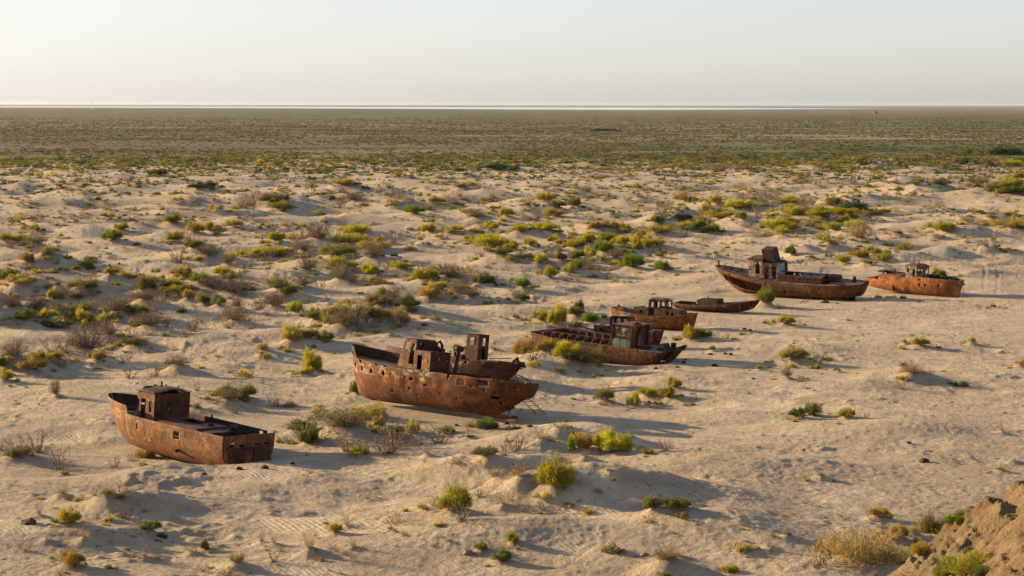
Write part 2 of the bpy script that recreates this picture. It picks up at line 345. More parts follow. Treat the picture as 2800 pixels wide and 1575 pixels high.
# ------------------------------------------------------------------ shrubs read off the photo: x, y of the foot, width, height, kind
SHRUB_TILES = """A 0 400 3.677
1590 310 150 75 k;2050 450 240 90 k;390 445 110 50 k;380 480 90 40 k;150 395 110 35 k;600 435 130 35 o;1020 412 90 45 o;810 495 120 40 o;1045 590 100 55 y;1000 565 90 50 k;320 605 100 40 y;215 625 100 45 a;690 595 80 40 a;2140 570 70 60 y;1935 595 90 50 y;1800 590 110 80 a;2200 660 95 60 g;2370 670 110 75 y;1900 650 75 50 y;1270 665 80 50 y;1345 660 70 40 a;1640 672 80 90 y;1415 705 60 45 o;1250 710 60 40 k;1190 758 85 55 y;1035 740 110 65 g;1120 708 60 40 g;765 768 60 55 o;1320 795 95 85 o;1730 810 160 110 o;1770 730 100 70 y;2040 755 80 60 y;660 815 65 45 g;370 880 130 80 y;500 805 90 45 y;620 935 90 70 y;560 975 60 50 o;1210 870 120 90 y;1130 970 165 120 G;1965 905 150 110 a;2130 885 160 95 y;2200 820 60 60 y;2350 850 140 75 a;2540 765 90 90 d;1760 980 140 110 y;1890 1000 95 85 o;1620 975 80 45 a;180 1000 130 100 y;360 1035 200 110 o;40 1000 120 90 a;2195 1010 100 55 d;1950 1085 160 90 o;2560 1120 80 90 Y;1095 1120 80 55 G;1110 1205 40 35 k;1200 1200 45 50 k;260 1210 130 110 a;460 1140 240 80 a;860 1250 120 90 g;850 1170 70 70 y;1110 1340 150 75 a;1235 1320 90 90 a;1825 1360 190 110 a;2035 1420 190 115 G;2250 1330 150 100 Y;2320 1400 150 90 o;100 1380 240 120 g;200 1449 250 80 a;1640 1370 90 100 a;2280 1240 160 110 o;2110 1170 300 90 d;290 790 140 70 o;110 740 60 50 a;1560 760 70 40 a;230 820 90 50 y;940 480 90 35 o;1210 385 90 35 o
E 0 700 3.677
830 400 260 120 o;560 470 140 100 a;560 350 120 80 o;1440 420 220 190 o;1715 445 170 120 Y;1730 340 140 80 G;1880 465 120 100 a;2050 520 140 120 o;2190 530 120 110 o;2310 440 240 120 d;2390 560 120 100 d;2500 510 60 60 d;250 690 150 110 G;120 600 220 130 d;380 620 200 140 d;480 680 160 100 a;810 690 130 140 Y;910 660 100 90 y;1045 710 110 120 Y;950 725 90 70 Y;1170 640 200 130 d;1250 620 120 90 g;1410 640 170 120 G;1170 710 100 60 a;2360 730 260 130 d;1500 790 300 130 d;1340 940 210 70 g;1185 940 80 110 y;890 1040 420 240 d;980 1110 165 90 a;440 1090 170 90 y;590 1090 160 80 a;40 1160 110 130 G;320 1230 250 120 a;150 1120 280 160 d;40 1290 130 110 a;1800 1200 260 90 d;800 500 180 100 d;340 770 70 40 d;110 1320 60 50 g;1450 520 260 90 d;2150 400 300 120 d;1230 1120 90 50 a;660 680 90 60 o;1100 860 160 100 d
B 700 400 3.677
860 240 150 60 k;720 280 110 50 k;280 265 100 50 k;1005 290 150 40 k;1420 275 100 30 k;1700 250 150 50 k;1890 240 90 50 k;2270 240 110 40 k;2450 250 230 60 k;1960 390 110 45 g;1790 380 80 40 a;850 425 200 50 a;1000 425 140 30 k;600 460 90 50 o;270 495 140 55 a;180 600 260 110 o;660 515 140 50 k;1600 435 80 40 o;1230 500 90 50 a;1340 520 110 40 a;1390 590 110 50 y;1520 570 130 50 y;1830 590 180 80 y;2010 590 70 50 o;2310 570 120 65 y;2100 450 200 50 a;2090 540 120 30 a;1000 590 250 70 d;1100 600 80 40 o;270 670 250 90 o;1600 690 170 90 G;1730 670 110 60 G;2360 645 90 45 G;2160 700 90 90 y;2200 760 210 90 d;2510 735 130 100 a;690 800 85 75 g;430 845 60 50 G;480 840 80 90 y;1755 800 115 75 G;1750 885 150 90 Y;980 900 260 95 Y;950 1000 310 100 Y;1960 900 210 75 a;620 980 260 140 d;210 980 150 100 y;120 965 100 90 d;40 855 80 90 y;125 850 100 90 y;280 840 90 60 a;130 1130 270 120 Y;490 1110 200 110 d;820 1150 300 150 o;1190 1090 290 110 a;1180 1170 260 110 d;1390 1160 90 80 k;780 1240 190 110 Y;970 1265 160 70 y;1170 1315 170 120 Y;1300 1310 50 30 y;1470 1260 210 90 Y;1700 1380 210 130 Y;1820 1270 50 50 o;1990 985 80 40 g;1660 985 90 90 a;2380 1030 300 160 Y;2440 1120 220 70 g;2540 1170 110 90 y;2350 860 130 80 Y;2230 830 150 60 a;2560 1060 120 90 y;1950 1380 330 120 d;2230 1420 130 110 o;2330 1410 130 100 k;2410 1360 90 60 a;2480 540 90 60 a;1170 800 80 40 a
F 700 700 3.677
240 400 280 160 o;310 445 150 110 g;480 370 230 120 d;850 300 260 150 d;200 580 260 120 d;390 590 140 120 y;590 690 150 100 o;850 730 320 200 o;880 770 340 130 d;1260 560 230 110 o;1140 720 190 150 o;1360 720 280 130 a;1480 720 120 100 g;1290 440 150 90 G;1370 510 160 120 d;1575 550 240 120 G;1740 470 170 150 a;1860 380 130 90 a;1940 450 110 90 a;2110 420 120 90 a;2170 470 200 80 d;2040 440 150 80 d;2525 465 80 50 g;1765 660 120 50 Y;2390 650 60 35 y;2040 695 30 25 a;1730 820 80 50 y;360 920 220 160 a;540 900 150 110 o;680 880 160 90 g;595 950 80 70 g;560 1180 180 230 Y;520 1220 120 90 Y;365 1190 80 50 y;45 1020 80 60 a;1005 1400 100 150 G;1340 810 90 70 d;2110 980 120 60 o;520 200 200 120 d;1100 860 80 30 y
C 1400 400 3.677
160 185 150 35 k;300 255 80 30 k;445 245 70 30 k;800 190 180 45 k;765 275 70 40 o;870 260 60 40 a;1140 260 160 45 y;1410 210 120 40 o;1500 210 90 40 a;1700 210 110 60 y;1770 175 90 40 k;1900 160 130 40 k;2020 225 160 60 y;1590 275 120 40 y;1690 300 80 40 y;1775 305 60 40 g;1850 300 70 45 y;2010 300 80 35 o;2485 215 60 35 k;2400 260 200 30 o;955 315 60 40 g;1110 345 60 35 g;335 420 60 50 a;440 420 110 50 y;650 450 120 50 y;290 460 80 50 a;1145 435 80 65 y;1265 440 110 70 y;1360 475 80 40 y;1680 470 120 70 y;1785 455 80 60 a;2095 380 90 45 g;2270 420 80 40 a;2250 490 120 50 y;2430 485 110 50 g;340 560 150 85 Y;110 560 80 40 Y;715 540 85 55 y;850 530 140 60 y;620 620 120 100 g;540 570 100 50 g;430 650 190 90 o;715 625 70 50 k;785 660 85 50 g;440 735 180 90 a;200 690 100 60 d;1490 615 140 60 o;1650 665 90 60 Y;1580 640 60 50 a;1740 580 170 90 a;1930 580 110 60 Y;2060 590 120 90 a;2390 560 130 65 Y;2480 570 100 60 y;2240 650 160 100 Y;2350 650 200 80 Y;2110 740 290 110 Y;1950 720 110 110 a;2310 750 100 100 G;1450 790 150 90 G;1720 760 150 80 k;995 700 110 45 o;1170 700 90 40 y;875 745 50 50 g;205 790 110 80 o;370 870 210 100 Y;780 810 90 60 g;840 870 120 90 Y;950 870 220 60 a;60 890 170 75 y;1155 890 170 60 Y;1460 890 220 60 Y;1590 850 130 45 Y;1765 860 180 85 Y;1870 860 130 100 g;2030 880 125 90 G;2560 850 80 90 y;190 1020 115 90 Y;455 1005 120 80 Y;580 980 110 80 a;25 1050 60 100 y;345 1090 100 80 y;650 1040 180 90 Y;760 990 140 110 Y;900 940 140 60 Y;970 980 140 90 G;920 1080 170 120 G;1090 1000 150 90 Y;1270 1050 80 170 Y;1340 1040 130 100 Y;1370 950 100 80 Y;1470 1020 160 70 Y;1210 1070 60 60 g;1390 1130 70 70 g;1485 1135 100 80 G;1600 1110 80 60 a;500 1165 120 110 g;640 1145 140 90 g;775 1130 100 110 Y;165 1145 90 90 y;265 1205 160 110 Y;90 1165 120 50 o;915 1170 90 90 y;1040 1170 170 80 d;1205 1245 185 150 G;1500 1270 145 105 G;565 1300 150 120 y;680 1260 150 120 G;370 1335 120 120 y;780 1300 130 100 d;1045 1250 80 50 a;1195 1370 55 40 g;1140 1375 50 30 o;1920 1270 65 40 g;1800 1235 50 40 o;120 1449 160 100 G;540 1350 40 30 o;600 1340 60 30 o;940 1375 60 25 o;1950 1025 60 65 Y;2170 1045 70 70 Y;2175 1105 50 55 G;2050 1110 80 60 o;1690 975 55 40 Y;1940 935 50 45 Y;2230 980 90 40 Y;2420 970 60 35 Y
D 2100 400 3.677
2360 100 330 50 k;70 175 120 40 y;450 210 140 70 a;525 210 90 50 g;610 190 130 60 g;690 190 100 50 y;790 180 100 50 g;1050 185 90 60 o;1180 190 90 50 o;285 215 45 30 g;495 300 80 60 g;690 285 110 55 o;805 300 45 45 g;1100 285 90 55 y;1440 210 90 60 o;1520 315 50 50 y;1650 175 90 50 y;1755 215 120 70 g;1940 180 120 90 g;2170 205 150 80 g;2440 210 210 70 Y;80 330 40 35 g;90 370 100 35 g;180 375 90 35 g;275 345 50 35 g;365 340 45 35 g;980 430 110 80 y;730 420 70 50 g;1140 390 130 40 o;1270 400 100 40 o;1465 400 150 65 G;1590 370 90 40 g;1630 415 90 50 g;1775 410 210 80 o;2020 380 120 55 a;2140 400 160 80 o;2120 430 120 60 k;2400 430 260 120 y;2520 340 130 90 Y;2420 490 260 60 g;2540 470 80 50 g;600 490 80 30 o;890 450 60 60 y;1320 525 60 45 a;1170 580 55 45 o;660 630 130 110 o;850 660 170 110 K;960 640 70 80 K;880 570 90 50 K;180 585 200 55 Y;40 605 80 40 Y;100 670 110 50 Y;290 710 230 110 Y;500 720 240 100 Y;740 710 250 80 Y;1050 710 200 60 y;340 550 60 40 Y;430 550 70 50 Y;780 550 140 60 a;1705 595 50 35 o;1760 640 50 30 o;1860 640 60 50 g;2080 655 55 45 g;2145 655 65 50 k;1510 665 60 30 g;2385 710 140 60 Y;2520 740 130 60 y;2250 760 140 50 a;2020 715 90 40 o;1970 790 150 65 a;650 860 130 90 y;745 835 70 60 o;870 835 180 90 Y;60 860 180 110 Y;150 880 250 70 Y;230 800 160 90 Y;420 835 110 60 g;450 900 80 60 g;930 970 250 160 r;840 970 80 50 y;130 930 150 80 a;300 945 80 50 a;620 1020 130 60 o;655 1035 80 50 y;1640 835 90 80 y;1775 880 160 120 y;1850 860 90 80 Y;1660 890 100 40 y;1300 920 110 60 o;1190 915 80 50 a;1255 865 80 45 a;1400 920 60 50 g;2440 860 330 70 a;2090 815 70 50 d;1320 1065 90 110 G;1415 1060 100 60 g;1500 1080 80 40 d;2260 965 70 90 y;2170 1040 120 60 a;2290 1045 130 60 g;2410 1045 60 50 g;2490 1050 60 50 a;250 1110 130 110 g;440 1140 70 70 G;345 1155 40 40 y;605 1130 70 70 g;760 1185 120 90 y;840 1120 90 70 y;940 1140 120 90 y;965 1195 100 70 y;1040 1100 100 70 y;1150 1175 110 110 y;1230 1150 70 60 o;1190 1195 40 30 G;1925 1080 50 40 a;1716 1320 120 130 G;1110 770 120 40 a
P 0 787 1.839
110 880 190 130 d;60 885 70 50 o;1190 580 150 80 g;1160 610 120 50 d;1555 800 90 95 G;1500 745 120 50 g;1730 780 260 120 o;1750 800 240 90 d;1860 665 160 100 a;1910 700 70 70 a;1980 775 90 45 k;2070 730 75 70 Y;2250 735 65 50 G;2360 765 60 25 k;2370 705 100 60 d;2450 710 90 70 g;2150 855 60 80 d;2285 1145 150 130 y;2180 1130 90 60 d;2530 1120 80 70 d;1690 1250 60 50 a;1745 1215 50 70 d;1560 1350 100 120 d;1190 1425 110 120 d;1040 1325 50 60 g;960 1350 60 60 d;350 1430 110 90 a;355 1200 90 90 Y;315 1075 100 80 d;540 1090 120 70 r;200 1165 60 80 d;430 1290 80 70 d;760 1240 90 50 g;730 1380 60 80 d;2430 1330 70 40 g;2520 1385 80 60 g;2500 995 120 60 d;2450 890 120 50 o;730 860 80 60 a;670 880 110 60 d;280 555 50 70 d;1320 1300 60 60 d;480 1090 60 50 r;1380 1310 60 60 d;1780 1320 50 60 d;640 1040 40 30 d;275 1195 50 40 g;330 950 50 40 o;1610 620 60 35 a;1090 1310 40 50 d;240 1290 50 50 d
Q 1400 787 1.839
75 330 110 100 a;175 335 80 70 y;245 312 80 55 Y;285 395 110 90 Y;430 380 80 100 y;340 425 140 60 o;395 435 70 40 y;225 195 80 115 Y;160 180 90 60 y;338 125 40 70 g;320 160 70 50 o;388 185 70 50 G;455 165 60 40 g;25 163 50 40 g;55 75 60 45 g;890 268 65 70 Y;960 264 75 55 G;1005 322 45 45 g;815 515 60 60 a;795 565 90 60 y;680 556 80 45 y;610 602 60 80 y;470 590 80 70 o;735 597 50 30 k;685 587 40 25 k;845 570 50 20 o;1235 418 50 40 y;1410 390 110 75 y;1455 390 80 40 o;1310 185 40 35 y;1380 193 70 50 Y;1685 165 30 25 y;1275 85 70 85 G;1585 78 65 35 k;1905 50 70 25 g;2055 70 35 25 g;2420 103 40 30 G;1975 288 45 30 a;2050 303 85 45 y;2310 288 50 45 a;2555 400 60 40 a;1970 410 50 40 o;1635 430 40 35 o;1385 465 60 50 d;1435 658 70 50 G;1510 648 70 70 g;1685 660 70 50 y;2010 470 120 40 r;300 830 30 95 Y;355 832 80 90 a;440 815 80 90 Y;530 845 130 130 Y;150 810 130 80 d;240 745 100 45 d;370 880 80 45 d;235 1055 150 175 y;215 1050 110 120 g;45 1005 140 110 r;672 850 30 25 o;500 937 60 25 G;710 1138 80 70 o;825 1132 120 60 g;920 1105 50 50 d;1525 1102 50 15 g;1840 1173 90 50 a;1390 1262 60 40 a;1960 1285 90 70 a;2140 1225 150 120 o;2240 1172 100 50 G;1750 1435 300 220 Z;2300 1425 220 120 y;2160 1449 90 50 G;555 1337 45 35 G;1290 1315 40 80 d;790 1449 220 100 r;15 1290 60 60 y;2465 735 40 70 d;1465 822 25 35 o;1560 962 60 20 o;2480 632 30 30 y;2365 1440 90 50 g;2000 790 40 25 k;190 557 30 15 k;372 562 30 15 k;375 600 35 18 a;312 647 30 12 k;2455 925 50 30 y;740 1375 60 40 r;850 1370 60 40 d;2100 470 60 40 d;2520 880 50 30 r;1900 1350 90 60 Z;1990 1400 110 80 Z;1860 1440 120 90 Z;2060 1330 80 60 y;2030 1250 70 50 Z"""
KIND_WORD = {'G': 'bright green', 'g': 'green', 'k': 'dark green', 'K': 'deep green', 'y': 'yellow-green', 'Y': 'bright yellow-green',
             'a': 'amber', 'o': 'olive', 'd': 'dry grey-brown', 'r': 'reddish dry', 'Z': 'pale straw-yellow'}
SHRUBS = []
_ox = _oy = 0; _k = 1.0
for line in SHRUB_TILES.strip().splitlines():
    if line[1] == ' ' and line[0].isupper():
        _, a, b, c = line.split(); _ox, _oy, _k = float(a), float(b), float(c); continue
    for it in line.split(';'):
        a, b, c, d, t = it.split()
        SHRUBS.append([_ox + float(a) / _k, _oy + float(b) / _k, float(c) / _k, float(d) / _k, t])
ON_BLUFF = lambda px, py: px > 2520 and py > 1400
placed = []
for s in SHRUBS:
    px, py, w, h, t = s
    if ON_BLUFF(px, py):
        continue
    x, y, z = ground_at(px, min(py, 1620) - 0.05 * w)
    mpp = math.hypot(y, CAM_H) / FS
    W = max(w * mpp, 0.25); Hh = max(h * mpp - 0.08 * W, 0.28 * W)
    placed.append([px, py, w, h, t, x, y, W, Hh])
placed.sort(key=lambda q: -(q[2] * q[3]))
# little sand mounds the shrubs have gathered
for q in placed:
    if q[2] * q[3] > 280 and not (1715 / 3.677 - 5 < q[0] - 2100 < 1715 / 3.677 + 5):
        inside = False
        for k, (p, hd, a_, b_, L, B) in SHIPS.items():
            if math.hypot(q[5] - p[0], q[6] - p[1]) < L * 0.5 + 1.0: inside = True
        if not inside:
            NEBKHAS.append((q[5], q[6], max(q[7] * 0.62, 0.5), min(0.30 * q[7], 0.75) * (1.25 if q[4] in 'drao' else 0.8)))

# ------------------------------------------------------------------ sand
def sand_material():
    m, nt, N, Lk, bs = new_mat("sand")
    geo = N.new('ShaderNodeNewGeometry')
    P = geo.outputs['Position']
    sep = N.new('ShaderNodeSeparateXYZ'); Lk.new(P, sep.inputs[0])
    X, Y = sep.outputs[0], sep.outputs[1]
    big = noise(nt, P, 0.05, 5, 0.6)
    mid = noise(nt, P, 0.45, 6, 0.65)
    fine = noise(nt, P, 3.2, 4, 0.7)
    c = ramp(nt, big, [(0.30, (0.350, 0.292, 0.212)), (0.5, (0.415, 0.345, 0.250)), (0.72, (0.480, 0.397, 0.288))])
    c = mixc(nt, maprange(nt, mid, 0.42, 0.72), c, (0.28, 0.220, 0.162))
    c = mixc(nt, fmath(nt, 'MULTIPLY', maprange(nt, fine, 0.54, 0.70), 0.55), c, (0.20, 0.14, 0.10))
    speck = noise(nt, P, 1.35, 3, 0.8)
    c = mixc(nt, fmath(nt, 'MULTIPLY', maprange(nt, speck, 0.60, 0.68), 0.8), c, (0.15, 0.095, 0.065))
    grit = noise(nt, P, 7.5, 3, 0.75)
    c = mixc(nt, fmath(nt, 'MULTIPLY', maprange(nt, grit, 0.55, 0.68), 0.45), c, (0.19, 0.145, 0.105))
    c = mixc(nt, fmath(nt, 'MULTIPLY', maprange(nt, grit, 0.44, 0.32), 0.35), c, (0.50, 0.42, 0.32))
    # plant cover of the far plain, in bands across the old sea floor
    az = fmath(nt, 'DIVIDE', X, Y)
    wob = noise(nt, mapping(nt, P, (0.0011, 0.004, 0.001)), 1.0, 6, 0.62)
    wob2 = noise(nt, mapping(nt, P, (0.004, 0.02, 0.004)), 1.0, 5, 0.6)
    lw = fmath(nt, 'LOGARITHM', Y, 10.0)
    lw = fmath(nt, 'ADD', lw, fmath(nt, 'MULTIPLY', fmath(nt, 'SUBTRACT', wob, 0.5), 0.22))
    lw = fmath(nt, 'ADD', lw, fmath(nt, 'MULTIPLY', fmath(nt, 'SUBTRACT', wob2, 0.5), 0.10))
    G1 = (0.074, 0.092, 0.034); G2 = (0.055, 0.070, 0.032); BR = (0.104, 0.080, 0.055); SD = (0.21, 0.17, 0.12); GY = (0.12, 0.11, 0.075)
    G3 = (0.052, 0.058, 0.034)
    def band(stops):
        f = maprange(nt, lw, 2.9, 4.4)
        return ramp(nt, f, [((p - 2.9) / 1.5, cc) for p, cc in stops])
    left = band([(2.90, G1), (3.02, G1), (3.06, BR), (3.15, BR), (3.19, G3), (3.225, G1), (3.27, G3), (3.315, G3), (3.34, GY), (3.365, G3), (3.41, GY), (3.48, G1), (3.8, G2), (4.1, G2), (4.2, (0.13, 0.12, 0.09))])
    right = band([(2.90, G1), (3.02, G1), (3.12, G1), (3.17, GY), (3.22, SD), (3.28, GY), (3.34, G1), (3.40, GY), (3.45, G1), (3.6, G2), (3.69, (0.07, .065, .045)), (3.74, BR), (4.05, (0.155, 0.135, 0.115)), (4.2, (0.15, 0.135, 0.12))])
    veg = mixc(nt, maprange(nt, az, -0.06, 0.10), left, right)
    vm = noise(nt, mapping(nt, P, (0.05, 0.10, 0.05)), 1.0, 6, 0.75)
    veg = mixc(nt, fmath(nt, 'MULTIPLY', maprange(nt, vm, 0.52, 0.70), 0.55), veg, (0.055, 0.060, 0.033))
    veg = mixc(nt, fmath(nt, 'MULTIPLY', maprange(nt, vm, 0.42, 0.30), 0.45), veg, (0.24, 0.19, 0.12))
    v2 = noise(nt, mapping(nt, P, (0.0045, 0.0075, 0.005)), 1.0, 8, 0.72)
    veg = mixc(nt, fmath(nt, 'MULTIPLY', maprange(nt, v2, 0.49, 0.58), 0.8), veg, (0.045, 0.050, 0.030))
    veg = mixc(nt, fmath(nt, 'MULTIPLY', maprange(nt, v2, 0.47, 0.38), 0.6), veg, (0.170, 0.165, 0.070))
    stk = noise(nt, mapping(nt, P, (0.0016, 0.011, 0.002), (3, 1, 0)), 1.0, 4, 0.6)
    sf = fmath(nt, 'MULTIPLY', maprange(nt, stk, 0.585, 0.625), fmath(nt, 'MULTIPLY', maprange(nt, Y, 1300, 1700), maprange(nt, Y, 3800, 2800)))
    veg = mixc(nt, fmath(nt, 'MULTIPLY', sf, 0.8), veg, (0.22, 0.19, 0.15))
    edge = noise(nt, mapping(nt, P, (0.006, 0.02, 0.006)), 1.0, 5, 0.7)
    Yw = fmath(nt, 'ADD', Y, fmath(nt, 'MULTIPLY', fmath(nt, 'SUBTRACT', edge, 0.5), 420.0))
    Yw = fmath(nt, 'ADD', Yw, fmath(nt, 'MULTIPLY', fmath(nt, 'SUBTRACT', vm, 0.5), 260.0))
    mask = maprange(nt, Yw, 860, 1040, 0, 1, True)
    c = mixc(nt, mask, c, veg)
    # damp/grey crust patches between 400 and 700 m
    gp = noise(nt, mapping(nt, P, (0.008, 0.03, 0.01)), 1.0, 5, 0.6)
    near_gap = fmath(nt, 'MULTIPLY', maprange(nt, Y, 380, 560), maprange(nt, gp, 0.50, 0.68))
    c = mixc(nt, fmath(nt, 'MULTIPLY', near_gap, 0.5), c, (0.25, 0.185, 0.14))
    Lk.new(c, bs.inputs['Base Color'])
    bs.inputs['Roughness'].default_value = 0.95
    bs.inputs['Specular IOR Level'].default_value = 0.12
    # relief too fine for the mesh
    b1 = noise(nt, P, 2.2, 8, 0.72)
    b2 = noise(nt, P, 9.0, 3, 0.6)
    rp = N.new('ShaderNodeTexWave')
    rp.wave_type = 'BANDS'; rp.bands_direction = 'X'
    Lk.new(mapping(nt, P, (1, 1, 1), (0, 0, 0), (0, 0, R(-28))), rp.inputs['Vector'])
    rp.inputs['Scale'].default_value = 0.95
    rp.inputs['Distortion'].default_value = 3.0
    rp.inputs['Detail'].default_value = 2.0
    rp.inputs['Detail Scale'].default_value = 0.6
    rmask = maprange(nt, noise(nt, P, 0.11, 2, 0.5), 0.55, 0.66)
    hgt = fmath(nt, 'ADD', fmath(nt, 'MULTIPLY', b1, 0.46), fmath(nt, 'MULTIPLY', b2, 0.09))
    hgt = fmath(nt, 'MULTIPLY', hgt, maprange(nt, rmask, 0, 1, 1.0, 0.35))
    hgt = fmath(nt, 'ADD', hgt, fmath(nt, 'MULTIPLY', fmath(nt, 'MULTIPLY', rp.outputs['Fac'], rmask), 0.035))
    bp = N.new('ShaderNodeBump')
    bp.inputs['Strength'].default_value = 1.0
    bp.inputs['Distance'].default_value = 1.0
    Lk.new(hgt, bp.inputs['Height'])
    Lk.new(bp.outputs[0], bs.inputs['Normal'])
    return m
M_SAND = sand_material()

def grid_obj(name, X, Y, Z, mat, smooth=True):
    nr, nc = X.shape
    co = np.stack([X, Y, Z], -1).reshape(-1, 3).astype(np.float32)
    i = np.arange(nr * nc).reshape(nr, nc)
    q = np.stack([i[:-1, :-1], i[:-1, 1:], i[1:, 1:], i[1:, :-1]], -1).reshape(-1, 4)
    me = bpy.data.meshes.new(name)
    me.vertices.add(len(co)); me.vertices.foreach_set('co', co.ravel())
    me.loops.add(q.size); me.loops.foreach_set('vertex_index', q.ravel().astype(np.int32))
    me.polygons.add(len(q))
    me.polygons.foreach_set('loop_start', np.arange(0, q.size, 4, dtype=np.int32))
    me.polygons.foreach_set('loop_total', np.full(len(q), 4, np.int32))
    me.polygons.foreach_set('use_smooth', np.full(len(q), smooth))
    me.update(calc_edges=True)
    me.materials.append(mat)
    return link(bpy.data.objects.new(name, me))

def ground():
    F1 = 512 / math.tan(R(HALF))
    dv_near = np.linspace(900, 500, 60, endpoint=False)
    dv_mid = np.linspace(500, 60, 760, endpoint=False)
    dv_far = np.geomspace(60, 0.35, 170)
    Yr = CAM_H * F1 / np.concatenate([dv_near, dv_mid, dv_far])
    Yr = np.concatenate([[-400, -100, 5, 30], Yr])
    tin = np.linspace(-0.285, 0.285, 1320)
    tout = 0.285 + np.geomspace(0.001, 1.6, 60)
    ta = np.concatenate([-tout[::-1], tin, tout])
    Yw = np.where(Yr < 59, 59, Yr)
    X = Yw[:, None] * ta[None, :]
    Y = np.repeat(Yr[:, None], len(ta), 1)
    Z = height(X, Y)
    return grid_obj('ground', X, Y, Z, M_SAND)
g = ground()
tag(g, kind='structure')

# ------------------------------------------------------------------ far water
def water():
    m, nt, N, Lk, bs = new_mat("lake_water")
    bs.inputs['Base Color'].default_value = (0.32, 0.40, 0.45, 1)
    bs.inputs['Roughness'].default_value = 0.12
    bs.inputs['IOR'].default_value = 1.33
    P = N.new('ShaderNodeNewGeometry').outputs['Position']
    bp = N.new('ShaderNodeBump'); bp.inputs['Strength'].default_value = 0.3; bp.inputs['Distance'].default_value = 5
    Lk.new(noise(nt, mapping(nt, P, (0.02, 0.02, 0.02)), 1.0, 3), bp.inputs['Height'])
    Lk.new(bp.outputs[0], bs.inputs['Normal'])
    near = [(-500, 8.6), (0, 8.7), (300, 9.0), (700, 10.0), (1100, 11.5), (1500, 13.2), (1700, 13.9), (1900, 13.2), (2100, 11.6), (2300, 10.2), (2450, 9.6)]
    far = [(2450, 9.3), (2250, 8.3), (2000, 7.4), (1600, 6.8), (1000, 6.3), (500, 6.0), (0, 5.8), (-500, 5.8)]
    vs = []
    for px, dv in near + far:
        Yd = CAM_H * FS / dv
        vs.append(((px - 1400) / FS * Yd, Yd, 1.2))
    o = mesh_obj('water', vs, [list(range(len(vs)))], m)
    tag(o, kind='structure')
water()

# ------------------------------------------------------------------ clay bluff the photo is taken from
def bluff_h(x, y):
    x = np.asarray(x, float); y = np.asarray(y, float)
    base = 24.3 - 0.31 * y                       # the slope under the viewpoint
    xe = x + 1.1 * perlin(x / 4.5, y / 5.0, 31) + 0.45 * perlin(x / 1.6, y / 1.6, 32)
    crest = 11.9 + (75 - y) * 0.13
    spur = crest - 0.60 * np.maximum(19.3 - xe, 0) - 0.12 * np.maximum(xe - 19.3, 0) ** 0.8 + 0.3 * np.minimum(np.maximum(xe - 19.3, 0), 6)
    spur -= np.maximum(y - 76 + 0.9 * perlin(x / 3, y / 3, 33), 0) * 1.1
    z = np.maximum(base, spur) - ss(-y, 0, 1) * 0
    z += 0.9 * perlin(x / 3.4, y / 4.6, 34) + 0.35 * np.abs(perlin(x / 1.3, y / 2.6, 35)) + 0.34 * perlin(x / 0.6, y / 0.9, 36) + 0.26 * perlin(x / 0.25, y / 0.25, 37)
    return z

def bluff():
    m, nt, N, Lk, bs = new_mat("clay")
    P = N.new('ShaderNodeNewGeometry').outputs['Position']
    a = noise(nt, P, 0.6, 6, 0.65); b = noise(nt, P, 5.0, 6, 0.7)
    c = ramp(nt, a, [(0.3, (0.17, 0.12, 0.068)), (0.5, (0.26, 0.19, 0.11)), (0.68, (0.35, 0.265, 0.16))])
    c = mixc(nt, fmath(nt, 'MULTIPLY', maprange(nt, b, 0.5, 0.68), 0.6), c, (0.20, 0.13, 0.07))
    Lk.new(c, bs.inputs['Base Color']); bs.inputs['Roughness'].default_value = 0.95
    bs.inputs['Specular IOR Level'].default_value = 0.1
    bp = N.new('ShaderNodeBump'); bp.inputs['Strength'].default_value = 1.0; bp.inputs['Distance'].default_value = 0.5
    Lk.new(fmath(nt, 'ADD', b, fmath(nt, 'MULTIPLY', noise(nt, P, 16, 4, 0.7), 0.3)), bp.inputs['Height'])
    Lk.new(bp.outputs[0], bs.inputs['Normal'])
    xs = np.concatenate([np.linspace(-60, 8, 40, endpoint=False), np.linspace(8, 27, 230), np.linspace(27.5, 70, 20)])
    ys = np.concatenate([np.linspace(-40, 42, 40, endpoint=False), np.linspace(42, 86, 400), np.linspace(88, 100, 6)])
    X, Y = np.meshgrid(xs, ys)
    Z = bluff_h(X, Y)
    Z = np.where(Y < 3, np.minimum(Z, 24.2), Z)
    o = grid_obj('bluff', X, Y, Z, m)
    tag(o, kind='structure')
bluff()

def bluff_at(px, py):
    dx, dy, dz = px_ray(px, py)
    ts = np.linspace(40, 80, 900)
    zz = bluff_h(dx * ts, dy * ts); rz = CAM_H + dz * ts
    b = np.nonzero(rz <= zz)[0]
    if not len(b): return None
    t = ts[b[0]]
    return dx * t, dy * t, float(zz[b[0]])

